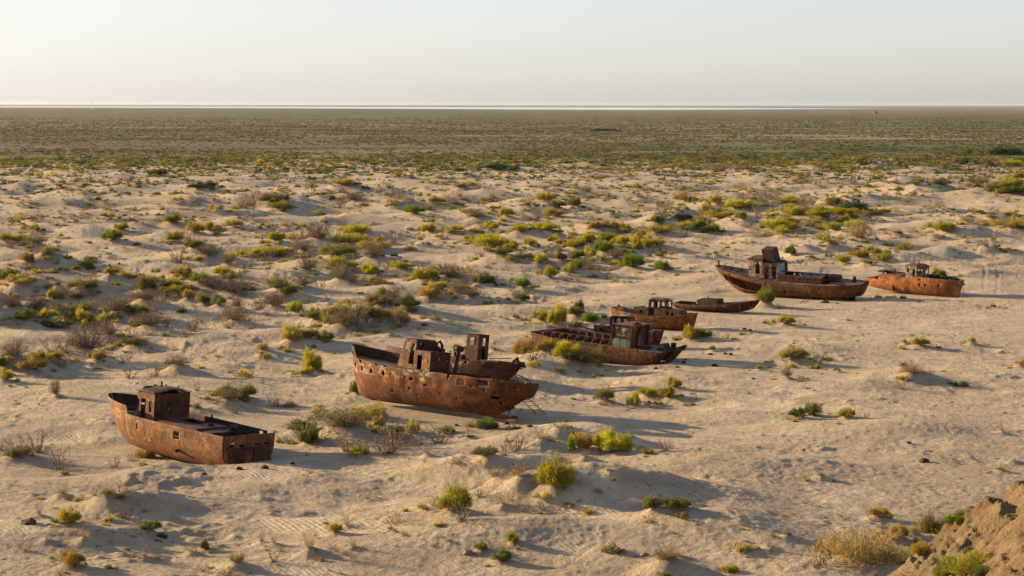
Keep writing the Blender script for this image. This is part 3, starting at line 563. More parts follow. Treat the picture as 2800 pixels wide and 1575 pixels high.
# ------------------------------------------------------------------ shrubs
LEAF = {k: tuple(min(c * (1.58 if k in 'Yya' else 1.35), 0.6) for c in v) for k, v in {'G': (0.118, 0.150, 0.018), 'g': (0.105, 0.118, 0.026), 'k': (0.042, 0.062, 0.026), 'K': (0.040, 0.072, 0.022), 'y': (0.200, 0.178, 0.020),
        'Y': (0.240, 0.210, 0.014), 'a': (0.250, 0.185, 0.036), 'o': (0.150, 0.138, 0.040), 'd': (0.190, 0.145, 0.105), 'r': (0.270, 0.190, 0.120), 'Z': (0.290, 0.235, 0.085)}.items()}
def leaf_mat(k):
    m, nt, N, Lk, bs = new_mat("foliage_" + KIND_WORD[k].replace(' ', '_').replace('-', '_'))
    oi = N.new('ShaderNodeObjectInfo')
    P = N.new('ShaderNodeNewGeometry').outputs['Position']
    base = LEAF[k]
    hs = N.new('ShaderNodeHueSaturation')
    n1 = noise(nt, P, 1.6, 3, 0.6)
    warm = (min(base[0] * 1.25, 1), base[1] * 1.12, base[2] * 0.9)
    cool = (base[0] * 0.62, base[1] * 0.80, base[2] * 0.85)
    c = mixc(nt, maprange(nt, n1, 0.36, 0.64), cool, warm)
    Lk.new(c, hs.inputs['Color'])
    Lk.new(maprange(nt, oi.outputs['Random'], 0, 1, 0.475, 0.52), hs.inputs['Hue'])
    Lk.new(maprange(nt, oi.outputs['Random'], 0, 1, 0.85, 1.12), hs.inputs['Value'])
    Lk.new(hs.outputs[0], bs.inputs['Base Color'])
    bs.inputs['Roughness'].default_value = 0.85
    bs.inputs['Specular IOR Level'].default_value = 0.1
    if k not in 'dr':
        tr = N.new('ShaderNodeBsdfTranslucent'); Lk.new(hs.outputs[0], tr.inputs['Color'])
        mx = N.new('ShaderNodeMixShader'); mx.inputs[0].default_value = 0.45
        Lk.new(bs.outputs[0], mx.inputs[1]); Lk.new(tr.outputs[0], mx.inputs[2])
        Lk.new(mx.outputs[0], N['Material Output'].inputs['Surface'])
    return m
LEAFM = {k: leaf_mat(k) for k in LEAF}

def unit(v):
    return v / np.maximum(np.linalg.norm(v, axis=-1, keepdims=True), 1e-9)

def blade_mesh(c, d, ln, wd, rg):
    """triangles: foot c, direction d"""
    side = unit(np.cross(d, rg.normal(size=d.shape)))
    a = c - side * wd[:, None] * 0.5
    b = c + side * wd[:, None] * 0.5
    t = c + d * ln[:, None]
    return np.stack([a, b, t], 1).reshape(-1, 3)

def foliage_tris(seed, n, lumps, blade=0.15, wide=0.022, up=0.9, spread=1.0, airy=0.0):
    rg = np.random.default_rng(seed)
    L = []
    for i in range(lumps):
        a = rg.uniform(0, 2 * math.pi); rr = 0.36 * math.sqrt(rg.uniform()) * spread
        r = rg.uniform(0.09, 0.20) * (1.2 if lumps < 8 else 1.0)
        h = (0.98 - 0.8 * rr) * rg.uniform(0.42, 1.05)
        L.append((math.cos(a) * rr, math.sin(a) * rr, r, h))
    out = []
    per = n // lumps
    for (cx, cy, r, h) in L:
        v = unit(rg.normal(size=(per, 3))); v[:, 2] = np.abs(v[:, 2]) * 1.1 - 0.12
        rad = rg.uniform(airy * 0.2, 1, per) ** 0.45
        rad *= 0.78 + 0.34 * rg.uniform(size=14)[(np.arctan2(v[:, 1], v[:, 0]) * 7 / math.pi + 7).astype(int) % 14] * (1 + 0.3 * np.sin(v[:, 2] * 9 + i))
        c = np.stack([cx + v[:, 0] * r * rad, cy + v[:, 1] * r * rad, np.maximum((h * 0.16 + v[:, 2] * (h * 0.72)) * rad ** 0.7, 0.0)], 1)
        tuft = unit(rg.normal(size=(6, 3)))[rg.integers(0, 6, per)]
        d = unit(np.stack([v[:, 0] * 0.6, v[:, 1] * 0.6, np.full(per, up)], 1) + tuft * 0.28 + rg.normal(size=(per, 3)) * 0.30)
        ln = blade * rg.uniform(0.5, 1.15, per); wd = wide * rg.uniform(0.6, 1.3, per)
        out.append(blade_mesh(c, d, ln, wd, rg))
    return np.concatenate(out)

def twig_tris(seed, stems=46, side=9, wide=0.010, flat=1.0, height_=1.0):
    rg = np.random.default_rng(seed)
    T = []
    def ribbon(p, q, w):
        d = q - p
        s = unit(np.cross(d, rg.normal(size=3))) * w * 0.5
        T.extend([p - s, p + s, q])
        T.extend([p + s * 0.8, q + s * 0.5, q - s * 0.5])
    for i in range(stems):
        a = rg.uniform(0, 2 * math.pi); e = rg.uniform(0.18, 1.45)
        d = np.array([math.cos(a) * math.cos(e) * flat, math.sin(a) * math.cos(e) * flat, math.sin(e) * height_])
        p = np.array([math.cos(a), math.sin(a), 0]) * rg.uniform(0, 0.10)
        Ls = rg.uniform(0.32, 0.52)
        for k in range(4):
            q = p + unit(d) * Ls * 0.27 * np.array([1, 1, 1.75])
            q[2] = max(q[2], 0.01)
            ribbon(p, q, wide * (1.4 - k * 0.25))
            for j in range(side // 3 if k < 3 else side):
                dd = unit(unit(d) + rg.normal(size=3) * 0.55); dd[2] = abs(dd[2])
                f = rg.uniform(0, 1)
                b = p * (1 - f) + q * f
                ribbon(b, b + dd * rg.uniform(0.06, 0.15), wide * 0.55)
            d = d + rg.normal(size=3) * 0.22 + np.array([0, 0, 0.10])
            p = q
    return np.array(T)

def tri_mesh(name, V):
    V = V.reshape(-1, 3).astype(np.float32)
    n = len(V) // 3
    me = bpy.data.meshes.new(name)
    me.vertices.add(len(V)); me.vertices.foreach_set('co', V.ravel())
    me.loops.add(n * 3); me.loops.foreach_set('vertex_index', np.arange(n * 3, dtype=np.int32))
    me.polygons.add(n)
    me.polygons.foreach_set('loop_start', np.arange(0, n * 3, 3, dtype=np.int32))
    me.polygons.foreach_set('loop_total', np.full(n, 3, np.int32))
    me.update(calc_edges=True)
    return me

PROTO_BIG = [tri_mesh('foliage', foliage_tris(s, 5200, l, 0.12, 0.016)) for s, l in ((1, 9), (2, 12), (3, 16), (4, 7))]
PROTO_MID = [tri_mesh('foliage', foliage_tris(s, 2600, l, 0.15, 0.026)) for s, l in ((11, 6), (12, 9), (13, 12), (14, 7), (15, 10), (16, 14))]
PROTO_LOW = [tri_mesh('foliage', foliage_tris(s, 900, l, 0.18, 0.045)) for s, l in ((21, 5), (22, 7), (23, 9), (24, 6))]
PROTO_AIRY = [tri_mesh('foliage', foliage_tris(s, 1500, l, 0.14, 0.014, airy=1.0)) for s, l in ((31, 12), (32, 16))]
PROTO_TWIG = [tri_mesh('twigs', twig_tris(s, 60, 9)) for s in (41, 42, 43)]
PROTO_TWIG_DENSE = [tri_mesh('twigs', np.concatenate([twig_tris(s, 110, 12, 0.011), foliage_tris(s, 700, 9, 0.12, 0.012, airy=1)])) for s in (51, 52, 53)]
for me in PROTO_BIG + PROTO_MID + PROTO_LOW + PROTO_AIRY + PROTO_TWIG + PROTO_TWIG_DENSE:
    me.materials.append(LEAFM['g'])

def part_obj(name, me, mat, parent=None, loc=(0, 0, 0), rz=0, sc=(1, 1, 1)):
    o = bpy.data.objects.new(name, me)
    link(o, parent)
    o.location = loc; o.rotation_euler = (0, 0, rz); o.scale = sc
    o.material_slots[0].link = 'OBJECT'
    o.material_slots[0].material = mat
    return o

LANDMARKS = [
    (480, 1190, 'the leftmost wreck'), (1170, 1060, 'the big dented wreck'), (1640, 985, 'the open-hold barge wreck'),
    (1790, 870, 'the low cabin wreck behind the barge'), (1955, 840, 'the flat wreck without wheelhouse'), (2160, 780, 'the long wreck with bare ribs'),
    (2520, 785, 'the rightmost orange wreck'), (2640, 1480, 'the clay bluff'), (1790, 605, 'the pointed sand cone'),
    (2450, 525, 'the scrub-topped ridge at the right'), (100, 850, 'the shaded dune at the left edge'), (1360, 655, 'the dense yellow thicket'),
    (640, 555, 'the broad pale dune at the left'), (2235, 465, 'the far right hummocks'), (430, 515, 'the far left edge of the sand'), (1640, 1240, 'the bush-crowned foreground dune'),
    (400, 1415, 'the twig-strewn mound at lower left'), (1150, 1470, 'the bottom edge dune'), (2100, 1150, 'the pair of bushes on the open sand')]
ORD = ['nearest', 'second nearest', 'third nearest', 'fourth nearest', 'fifth nearest', 'sixth nearest', 'seventh nearest', 'eighth nearest']
def describe(q):
    px, py, w, h, t = q[:5]
    best = min(LANDMARKS, key=lambda l: math.hypot((px - l[0]) / 1.6, (py - l[1])))
    dx = (px - best[0]) / 1.6; dy = py - best[1]
    if abs(dx) > abs(dy): side = 'left of' if dx < 0 else 'right of'
    else: side = 'behind' if dy < 0 else 'in front of'
    shape = 'tall' if h > 1.05 * w else ('low spreading' if h < 0.5 * w else ('broad' if h < 0.75 * w else 'round'))
    noun = 'bush' if t in 'drZ' else 'shrub'
    return shape, KIND_WORD[t], noun, side, best[2], math.hypot(dx, dy)

ind = placed[:292]
rest = placed[292:]
groups = {}
for q in ind:
    d = describe(q)
    groups.setdefault(d[1:5], []).append((d[5], q, d[0]))
LABEL = {}
for (colr, noun, side, lm), L in groups.items():
    L.sort(key=lambda a: a[0])
    for i, (_, q, shape) in enumerate(L):
        if True:
            shape = {'low spreading': 'low', 'broad': 'broad'}.get(shape, shape) if i else shape
        if len(L) == 1: s = f"{shape} {colr} {noun} {side} {lm}"
        elif i < len(ORD): s = f"{shape} {colr} {noun} {side} {lm}, {ORD[i]}"
        else: s = f"{colr} {noun} farther out {side} {lm}"
        LABEL[id(q)] = s
NAME = {'G': 'green_shrub', 'g': 'green_shrub', 'k': 'dark_shrub', 'K': 'dark_shrub', 'y': 'yellow_shrub', 'Y': 'yellow_shrub', 'a': 'amber_shrub', 'o': 'olive_shrub', 'd': 'dry_bush', 'r': 'dry_bush', 'Z': 'yellow_shrub'}

def plant(q, label, group='desert shrubs scattered over the sand'):
    px, py, w, h, t, x, y, W, Hh = q[:9]
    z = q[9] if len(q) > 9 else hz(x, y)
    rg = random.Random(int(px * 7 + py * 13))
    rz = rg.uniform(0, 6.28)
    cat = 'dry bush' if t in 'dr' else 'shrub'
    size = w * h
    if size < 330:
        me = rg.choice(PROTO_TWIG if t in 'dr' else PROTO_LOW)
        o = part_obj(NAME[t], me, LEAFM[t], None, (x, y, z - 0.04 * Hh), rz, (W * 1.5, W * 1.5, Hh * 1.45))
        tag(o, label, cat, group)
        return o
    root = empty(NAME[t], (x, y, z - 0.05 * Hh))
    tag(root, label, cat, group)
    stem = 'd' if t not in 'r' else 'r'
    if t in 'dr':
        near = py > 1150
        f1, f2 = (1.05, 1.1) if near else (1.3, 1.45)
        part_obj('twigs', rg.choice(PROTO_TWIG if near else PROTO_TWIG_DENSE), LEAFM['r' if near else t], root, (0, 0, 0), rz, (W * f1, W * f1, Hh * f2))
        if rg.random() < 0.35:
            part_obj('foliage', rg.choice(PROTO_AIRY), LEAFM['o'], root, (0, 0, 0), rz + 1, (W * 0.8, W * 0.8, Hh * 0.7))
        return root
    src = PROTO_AIRY if t == 'Z' else (PROTO_BIG if size > 2200 else PROTO_MID)
    if t == 'o' and rg.random() < 0.5: src = PROTO_AIRY + PROTO_MID
    part_obj('foliage', rg.choice(src), LEAFM[t], root, (0, 0, 0), rz, (W * 1.42, W * 1.42, Hh * 1.42))
    part_obj('twigs', rg.choice(PROTO_TWIG), LEAFM['d' if t in 'Gkgo' else 'r'], root, (0, 0, 0), rz + 2, (W * 1.7, W * 1.7, Hh * 1.15 * (0.85 if t in 'aoZ' else 0.55)))
    return root

for q in ind:
    plant(q, LABEL[id(q)])
BL = [s for s in SHRUBS if ON_BLUFF(s[0], s[1])]
BL_LABEL = ['olive shrub rising behind the edge of the clay bluff', 'low bright green shrub on the upper edge of the clay bluff', 'large yellow-green bush low on the clay bluff',
            'bright green shrub at the foot of the clay bluff, bottom edge', 'small green shrub on the clay bluff beside the large yellow-green bush', 'yellow shrub on the clay bluff']
for s, lb in zip(BL, BL_LABEL):
    px, py, w, h, t = s
    r = bluff_at(px, min(py, 1574))
    if r is None: r = ground_at(px, py)
    mpp = math.hypot(r[1], CAM_H) / FS
    plant([px, py, w, h, t, r[0], r[1], w * mpp, h * mpp, r[2]], lb, None)

# ------------------------------------------------------------------ everything smaller: one mass each
S_TINY = [foliage_tris(60 + i, 90, 5, 0.24, 0.11) for i in range(6)]
S_SMALL = [foliage_tris(70 + i, 330, 6, 0.20, 0.062) for i in range(5)]
S_CLUMP = [foliage_tris(80 + i, 16, 4, 0.42, 0.34, up=0.5) for i in range(8)]
S_TWIG2 = [twig_tris(190 + i, 26, 6, 0.022) for i in range(3)]
S_TWIG = [twig_tris(90 + i, 12, 3, 0.03) for i in range(4)]

class Mass:
    def __init__(self): self.v = []; self.m = []; self.kinds = []
    def add(self, tri, x, y, z, sx, sz, rz, kind):
        c, s = math.cos(rz), math.sin(rz)
        M = np.array([[c * sx, -s * sx, 0], [s * sx, c * sx, 0], [0, 0, sz]])
        v = tri @ M.T + np.array([x, y, z])
        self.v.append(v)
        if kind not in self.kinds: self.kinds.append(kind)
        self.m.append(np.full(len(tri) // 3, self.kinds.index(kind), np.int32))
    def build(self, name):
        me = tri_mesh(name, np.concatenate(self.v))
        for k in self.kinds: me.materials.append(LEAFM[k])
        me.polygons.foreach_set('material_index', np.concatenate(self.m))
        me.update()
        return link(bpy.data.objects.new(name, me))

mass = Mass()
# every shrub has smaller neighbours and dead growth at its foot
for q in placed:
    px, py, w, h, t, x, y, W, Hh = q[:9]
    rg = random.Random(int(px * 3 + py))
    for i in range(rg.choice((3, 4, 5, 6, 7)) if W > 1.0 else 2):
        a = rg.uniform(0, 6.28); d = W * rg.uniform(0.40, 1.7)
        sx = x + math.cos(a) * d * 1.25; sy = y + math.sin(a) * d * 1.3
        if any(math.hypot(sx - p[0][0], sy - p[0][1]) < p[4] * .5 for p in SHIPS.values()): continue
        tt = rg.choice('ddorZy' + t + t + 'a') if t not in 'kK' else rg.choice('kgo')
        ws = W * (rg.uniform(0.45, 1.0) if tt in 'dr' else rg.uniform(0.28, 0.62))
        src = S_TWIG2 if tt in 'dr' else S_SMALL
        mass.add(src[rg.randrange(len(src))], sx, sy, hz(sx, sy) - 0.04, ws * 1.3, ws * rg.uniform(.5, .9), rg.uniform(0, 6.28), tt)
for q in rest:
    px, py, w, h, t, x, y, W, Hh = q[:9]
    mass.add(S_SMALL[int(px) % 5] if t not in 'dr' else S_TWIG[int(px) % 4], x, y, hz(x, y) - 0.05, W * 1.05, Hh, px, t)

def near_ship(x, y, pad=1.0):
    for k, (p, hd, a_, b_, L, B) in SHIPS.items():
        a = R(hd); dx = x - p[0]; dy = y - p[1]
        lx = dx * math.cos(a) + dy * math.sin(a); ly = -dx * math.sin(a) + dy * math.cos(a)
        if abs(lx) < L / 2 + pad and abs(ly) < B / 2 + pad: return True
    return False

# thickets: more growth crowded into the places where the photo shows it
for (cx, cy, rx_, ry_, n_, kinds_) in ((170, 870, 210, 45, 120, 'ddokgra'), (420, 800, 130, 50, 50, 'ddoya'), (200, 760, 180, 30, 35, 'aoyd'), (1640, 680, 150, 55, 110, 'YyYygao'), (1820, 590, 120, 40, 45, 'Yyoga'),
        (2230, 585, 150, 28, 80, 'YyYyo'), (2130, 625, 60, 25, 35, 'YyYg'), (1010, 770, 110, 30, 30, 'dao'), (1250, 770, 90, 30, 30, 'dao'), (1000, 870, 90, 40, 30, 'oyda'), (2600, 500, 170, 30, 60, 'ogyk'), (2400, 690, 90, 18, 30, 'yog'),
        (760, 670, 160, 60, 40, 'yaod'), (1350, 640, 90, 50, 40, 'yYoa'), (2250, 455, 120, 14, 25, 'yogk'), (1560, 975, 70, 30, 22, 'yodg'), (560, 745, 90, 50, 40, 'ddoya')):
    for i in range(n_):
        a = rng.uniform(0, 6.28); f = math.sqrt(rng.uniform())
        px_, py_ = cx + math.cos(a) * f * rx_, cy + math.sin(a) * f * ry_
        sx, sy = px_flat(px_, py_)
        if near_ship(sx, sy, 1.0): continue
        t = kinds_[rng.integers(len(kinds_))]; W = rng.uniform(0.7, 2.2)
        src = S_TWIG2 if t in 'dr' else S_SMALL
        mass.add(src[rng.integers(len(src))], sx, sy, hz(sx, sy) - .05, W * 1.25, W * rng.uniform(.55, .95), rng.uniform(0, 6.28), t)

# scattered small scrub, 190 to 900 m
N0 = 46000
yy = 190 + 810 * rng.uniform(0, 1, N0) ** 0.85; xx = (rng.uniform(-1, 1, N0)) * yy * 0.30
dens = perlin(xx / 22, yy / 34, 41) + 0.5 * perlin(xx / 8, yy / 12, 42)
azr = xx / yy
prob = 0.20 + 0.06 * (yy > 330) + 0.08 * (yy > 480) + 0.12 * (yy > 640) + 0.16 * (yy > 800) + dens * 0.75
open_floor = ss(xx, 0, 20) * (1 - ss(yy, 300, 325))
prob = prob * (1 - 0.93 * open_floor) * np.where(yy < 270, 0.45, 1)
keep = rng.uniform(0, 1, N0) < prob
xx, yy = xx[keep], yy[keep]
zz = height(xx, yy)
for x, y, z in zip(xx, yy, zz):
    if near_ship(x, y, 0.5): continue
    W = float(rng.lognormal(0.05, 0.42)) * (0.62 if y < 420 else 1.0) * 0.95
    W *= 1 + 0.8 * max(0, (y - 500) / 450)
    u = rng.uniform()
    if y > 560: t = 'k' if u < 0.42 else ('g' if u < 0.62 else ('o' if u < 0.88 else 'a'))
    elif y > 420: t = 'k' if u < 0.14 else ('o' if u < 0.42 else ('a' if u < 0.68 else ('y' if u < 0.86 else ('g' if u < 0.93 else 'd'))))
    else: t = 'a' if u < 0.24 else ('y' if u < 0.38 else ('o' if u < 0.50 else ('d' if u < 0.66 else ('Z' if u < 0.82 else ('r' if u < 0.95 else 'g')))))
    if x > 60 and y < 700 and t == 'k': t = 'o'
    src = S_TWIG if (t in 'dr' and y < 400) else S_TINY
    mass.add(src[rng.integers(len(src))], x, y, z - 0.04, W, W * rng.uniform(0.42, 0.75), rng.uniform(0, 6.28), t)
o = mass.build('small_scrub')
tag(o, 'countless small amber and olive scrub tufts dotting the sand towards the plain', 'scrub', kind='stuff')

# the green belt, beyond 700 m
far = Mass()
N1 = 60000
yy = 780 * (4200 / 780) ** (rng.uniform(0, 1, N1) ** 1.15); xx = rng.uniform(-1, 1, N1) * yy * 0.29
dens = perlin(xx / 60, yy / 120, 44) + 0.7 * perlin(xx / 160, yy / 90, 45) + 0.4 * perlin(xx / 14, yy / 22, 46)
edge = ss(yy + 160 * perlin(xx / 70, yy / 50, 47), 850, 1020)
brown = np.exp(-((np.log10(yy) - 3.105) / 0.045) ** 2) * (1 - ss(xx / yy, -0.05, 0.06))
keep = rng.uniform(0, 1, N1) < (0.80 + 1.5 * dens) * (1 - 0.8 * ss(yy, 2200, 4200)) * (0.12 + 0.88 * edge) * (1 - 0.85 * brown)
xx, yy = xx[keep], yy[keep]; zz = height(xx, yy)
print('far clumps', len(xx))
for x, y, z in zip(xx, yy, zz):
    W = rng.uniform(1.2, 3.2) * (1 + (y - 700) / 3000)
    u = rng.uniform()
    t = 'k' if u < 0.36 else ('g' if u < 0.72 else ('o' if u < 0.98 else 'a'))
    far.add(S_CLUMP[rng.integers(8)], x, y, z, W, rng.uniform(0.5, 0.95) * (1 + (y - 700) / 5000), rng.uniform(0, 6.28), t)
o = far.build('far_scrub')
tag(o, 'green and brown scrub covering the far plain', 'scrub', kind='stuff')

# litter of dead twigs and sprigs on the near sand
lit = Mass()
N2 = 26000
yy = 100 * (330 / 100) ** rng.uniform(0, 1, N2); xx = rng.uniform(-1, 1, N2) * yy * 0.29
dens = perlin(xx / 9, yy / 9, 51) + 0.7 * perlin(xx / 3, yy / 3, 52)
keep = rng.uniform(0, 1, N2) < 0.16 + dens * 0.6
xx, yy = xx[keep], yy[keep]; zz = height(xx, yy)
for x, y, z in zip(xx, yy, zz):
    u = rng.uniform(); W = rng.uniform(0.12, 0.42) * (1.6 if u > 0.93 else 1.0)
    t = 'r' if u < 0.52 else ('d' if u < 0.84 else ('o' if u < 0.95 else 'g'))
    lit.add(S_TWIG[rng.integers(4)] if t in 'dr' else S_TINY[rng.integers(6)], x, y, z - 0.01, W, W * rng.uniform(0.25, 0.8), rng.uniform(0, 6.28), t)
o = lit.build('twig_litter')
tag(o, 'litter of dead twigs and tiny sprigs on the near sand', 'twigs', kind='stuff')

# ------------------------------------------------------------------ the wrecks
def rust_mat(name, hi=(0.235, 0.098, 0.040), lo=(0.085, 0.034, 0.018), dark=(0.035, 0.018, 0.012), paint=(0.30, 0.27, 0.20),
             zpaint=None, pamount=0.0, streak=0.5, rough=0.8, pscale=2.2, lowband=None, K=0.50):
    hi = (hi[0] * K * 1.32, hi[1] * K * 1.24, hi[2] * K); lo = tuple(c * K * 0.56 for c in lo); dark = tuple(c * K * 0.8 for c in dark); paint = tuple(c * 0.72 for c in paint)
    if lowband: lowband = (*lowband[:2], tuple(c * K for c in lowband[2]))
    m, nt, N, Lk, bs = new_mat(name)
    tc = N.new('ShaderNodeTexCoord').outputs['Object']
    a = noise(nt, tc, 1.25, 7, 0.68, 0.3)
    b = noise(nt, tc, 3.6, 6, 0.7)
    st = noise(nt, mapping(nt, tc, (3.2, 3.2, 0.28)), 1.0, 5, 0.6)
    c = ramp(nt, fmath(nt, 'ADD', fmath(nt, 'MULTIPLY', a, 0.6), fmath(nt, 'MULTIPLY', st, 0.4)), [(0.36, lo), (0.47, tuple(0.55 * x + .45 * y for x, y in zip(lo, hi))), (0.55, hi), (0.66, tuple(min(x * 1.45, 1) for x in hi))])
    c = mixc(nt, fmath(nt, 'MULTIPLY', maprange(nt, st, 0.50, 0.62), streak * 1.3), c, dark)
    c = mixc(nt, fmath(nt, 'MULTIPLY', maprange(nt, b, 0.53, 0.64), 0.8), c, dark)
    c = mixc(nt, fmath(nt, 'MULTIPLY', maprange(nt, b, 0.42, 0.30), 0.35), c, tuple(min(x * 1.5, 1) for x in hi))
    sep = N.new('ShaderNodeSeparateXYZ'); Lk.new(tc, sep.inputs[0])
    cb = N.new('ShaderNodeCombineXYZ'); Lk.new(sep.outputs[0], cb.inputs[0]); Lk.new(sep.outputs[2], cb.inputs[1])
    bk = N.new('ShaderNodeTexBrick'); Lk.new(cb.outputs[0], bk.inputs['Vector'])     # riveted plates
    bk.inputs['Scale'].default_value = 1.0; bk.inputs['Brick Width'].default_value = 2.3; bk.inputs['Row Height'].default_value = 0.82; bk.inputs['Mortar Size'].default_value = 0.022
    bk.inputs['Color1'].default_value = (0.72, 0.72, 0.72, 1); bk.inputs['Color2'].default_value = (1.18, 1.18, 1.18, 1); bk.inputs['Mortar'].default_value = (0.45, 0.45, 0.45, 1)
    c = mixc(nt, 0.75, c, bk.outputs['Color'], 'MULTIPLY')
    if lowband:
        z0, z1, cc = lowband
        c = mixc(nt, fmath(nt, 'MULTIPLY', maprange(nt, sep.outputs[2], z1, z0), 0.7), c, cc)
    if pamount > 0:
        pn = noise(nt, mapping(nt, tc, (0.8, 0.8, 1.3)), pscale, 6, 0.7, 0.4)
        f = maprange(nt, pn, 0.60 - 0.22 * pamount, 0.66 - 0.22 * pamount)
        if zpaint:
            z0, z1, x0, x1 = zpaint
            zin = fmath(nt, 'MULTIPLY', maprange(nt, sep.outputs[2], z0 - .08, z0 + .08), maprange(nt, sep.outputs[2], z1 + .08, z1 - .08))
            xin = fmath(nt, 'MULTIPLY', maprange(nt, sep.outputs[0], x0 - .3, x0 + .3), maprange(nt, sep.outputs[0], x1 + .3, x1 - .3))
            f = fmath(nt, 'MULTIPLY', f, fmath(nt, 'MULTIPLY', zin, xin))
        c = mixc(nt, f, c, paint)
    Lk.new(c, bs.inputs['Base Color'])
    bs.inputs['Roughness'].default_value = rough
    bs.inputs['Specular IOR Level'].default_value = 0.25
    bp = N.new('ShaderNodeBump'); bp.inputs['Strength'].default_value = 0.6; bp.inputs['Distance'].default_value = 0.06
    Lk.new(fmath(nt, 'ADD', b, a), bp.inputs['Height'])
    Lk.new(bp.outputs[0], bs.inputs['Normal'])
    return m

def pieces(name, mat, parent, *mbs):
    for b in mbs: b.build(name, mat, parent)

class MB:
    def __init__(self): self.v = []; self.f = []
    def add(self, vs, fs):
        k = len(self.v); self.v += [tuple(p) for p in vs]; self.f += [tuple(i + k for i in f) for f in fs]; return self
    def hexa(self, p):       # 8 corners: bottom 4 ccw, top 4 ccw
        return self.add(p, [(3, 2, 1, 0), (4, 5, 6, 7), (0, 1, 5, 4), (1, 2, 6, 5), (2, 3, 7, 6), (3, 0, 4, 7)])
    def box(self, x0, x1, y0, y1, z0, z1, top=(0, 0, 0, 0)):
        a, b, c, d = top     # how far the top moves in: x0, x1, y0, y1
        return self.hexa([(x0, y0, z0), (x1, y0, z0), (x1, y1, z0), (x0, y1, z0), (x0 + a, y0 + c, z1), (x1 - b, y0 + c, z1), (x1 - b, y1 - d, z1), (x0 + a, y1 - d, z1)])
    def tube(self, pts, r, n=8, cap=True):
        pts = [Vector(p) for p in pts]; rs = r if isinstance(r, (list, tuple)) else [r] * len(pts)
        k0 = len(self.v); prev = None
        for i, p in enumerate(pts):
            d = (pts[min(i + 1, len(pts) - 1)] - pts[max(i - 1, 0)]).normalized()
            u = d.cross(Vector((0, 0, 1)) if abs(d.z) < 0.9 else Vector((1, 0, 0))).normalized() if prev is None else (prev - d * prev.dot(d)).normalized()
            prev = u; w = d.cross(u)
            for k in range(n):
                a = 2 * math.pi * k / n
                self.v.append(tuple(p + (u * math.cos(a) + w * math.sin(a)) * rs[i]))
        for i in range(len(pts) - 1):
            for k in range(n):
                a = k0 + i * n + k; b = k0 + i * n + (k + 1) % n
                self.f.append((a, b, b + n, a + n))
        if cap:
            self.f.append(tuple(k0 + k for k in range(n))[::-1]); self.f.append(tuple(k0 + (len(pts) - 1) * n + k for k in range(n)))
        return self
    def bar(self, p, q, w, h=None):
        return self.tube([p, q], (w if h is None else (w + h) / 2) * 0.7, 4)
    def build(self, name, mat, parent=None, smooth=False):
        o = mesh_obj(name, self.v, self.f, mat, parent, smooth)
        return o

def panel(p0, p1, z0, z1, holes=(), t=0.05, lean=(0, 0), ztop=None, rag=None, shape=None):
    """an upright plate from p0 to p1 with openings (u0, u1, v0, v1) in metres along / above its foot; lean moves the top"""
    p0 = Vector((*p0, 0)); p1 = Vector((*p1, 0)); L = (p1 - p0).length; H = z1 - z0
    us = sorted({0.0, L, *[h[0] for h in holes], *[h[1] for h in holes], *[L * i / 6 for i in range(1, 6)]})
    vs = sorted({0.0, H, *[h[2] for h in holes], *[h[3] for h in holes]})
    us = [u for u in us if -1e-6 <= u <= L + 1e-6]; vs = [v for v in vs if -1e-6 <= v <= H + 1e-6]
    mb = MB(); idx = {}
    def P(i, j):
        if (i, j) not in idx:
            u, v = us[i], vs[j]; q = p0.lerp(p1, u / L)
            zt = (ztop(u / L) if ztop else 0) * (v / H)
            idx[(i, j)] = len(mb.v)
            mb.v.append((q.x + lean[0] * v / H, q.y + lean[1] * v / H, z0 + v + zt))
        return idx[(i, j)]
    for i in range(len(us) - 1):
        for j in range(len(vs) - 1):
            uc = (us[i] + us[i + 1]) / 2; vc = (vs[j] + vs[j + 1]) / 2
            if any(h[0] < uc < h[1] and h[2] < vc < h[3] for h in holes): continue
            mb.f.append((P(i, j), P(i + 1, j), P(i + 1, j + 1), P(i, j + 1)))
    return mb

def plate(name, mat, parent, *a, t=0.05, **k):
    o = panel(*a, **k).build(name, mat, parent)
    return solidify(o, t)

def disc(mb, c, r, nrm, n=12, t=0.02):
    c = Vector(c); nrm = Vector(nrm).normalized()
    return mb.tube([c - nrm * t, c + nrm * t], r, n)

def _pn(x, y): return float(perlin(np.array([x]), np.array([y]), 77)[0])

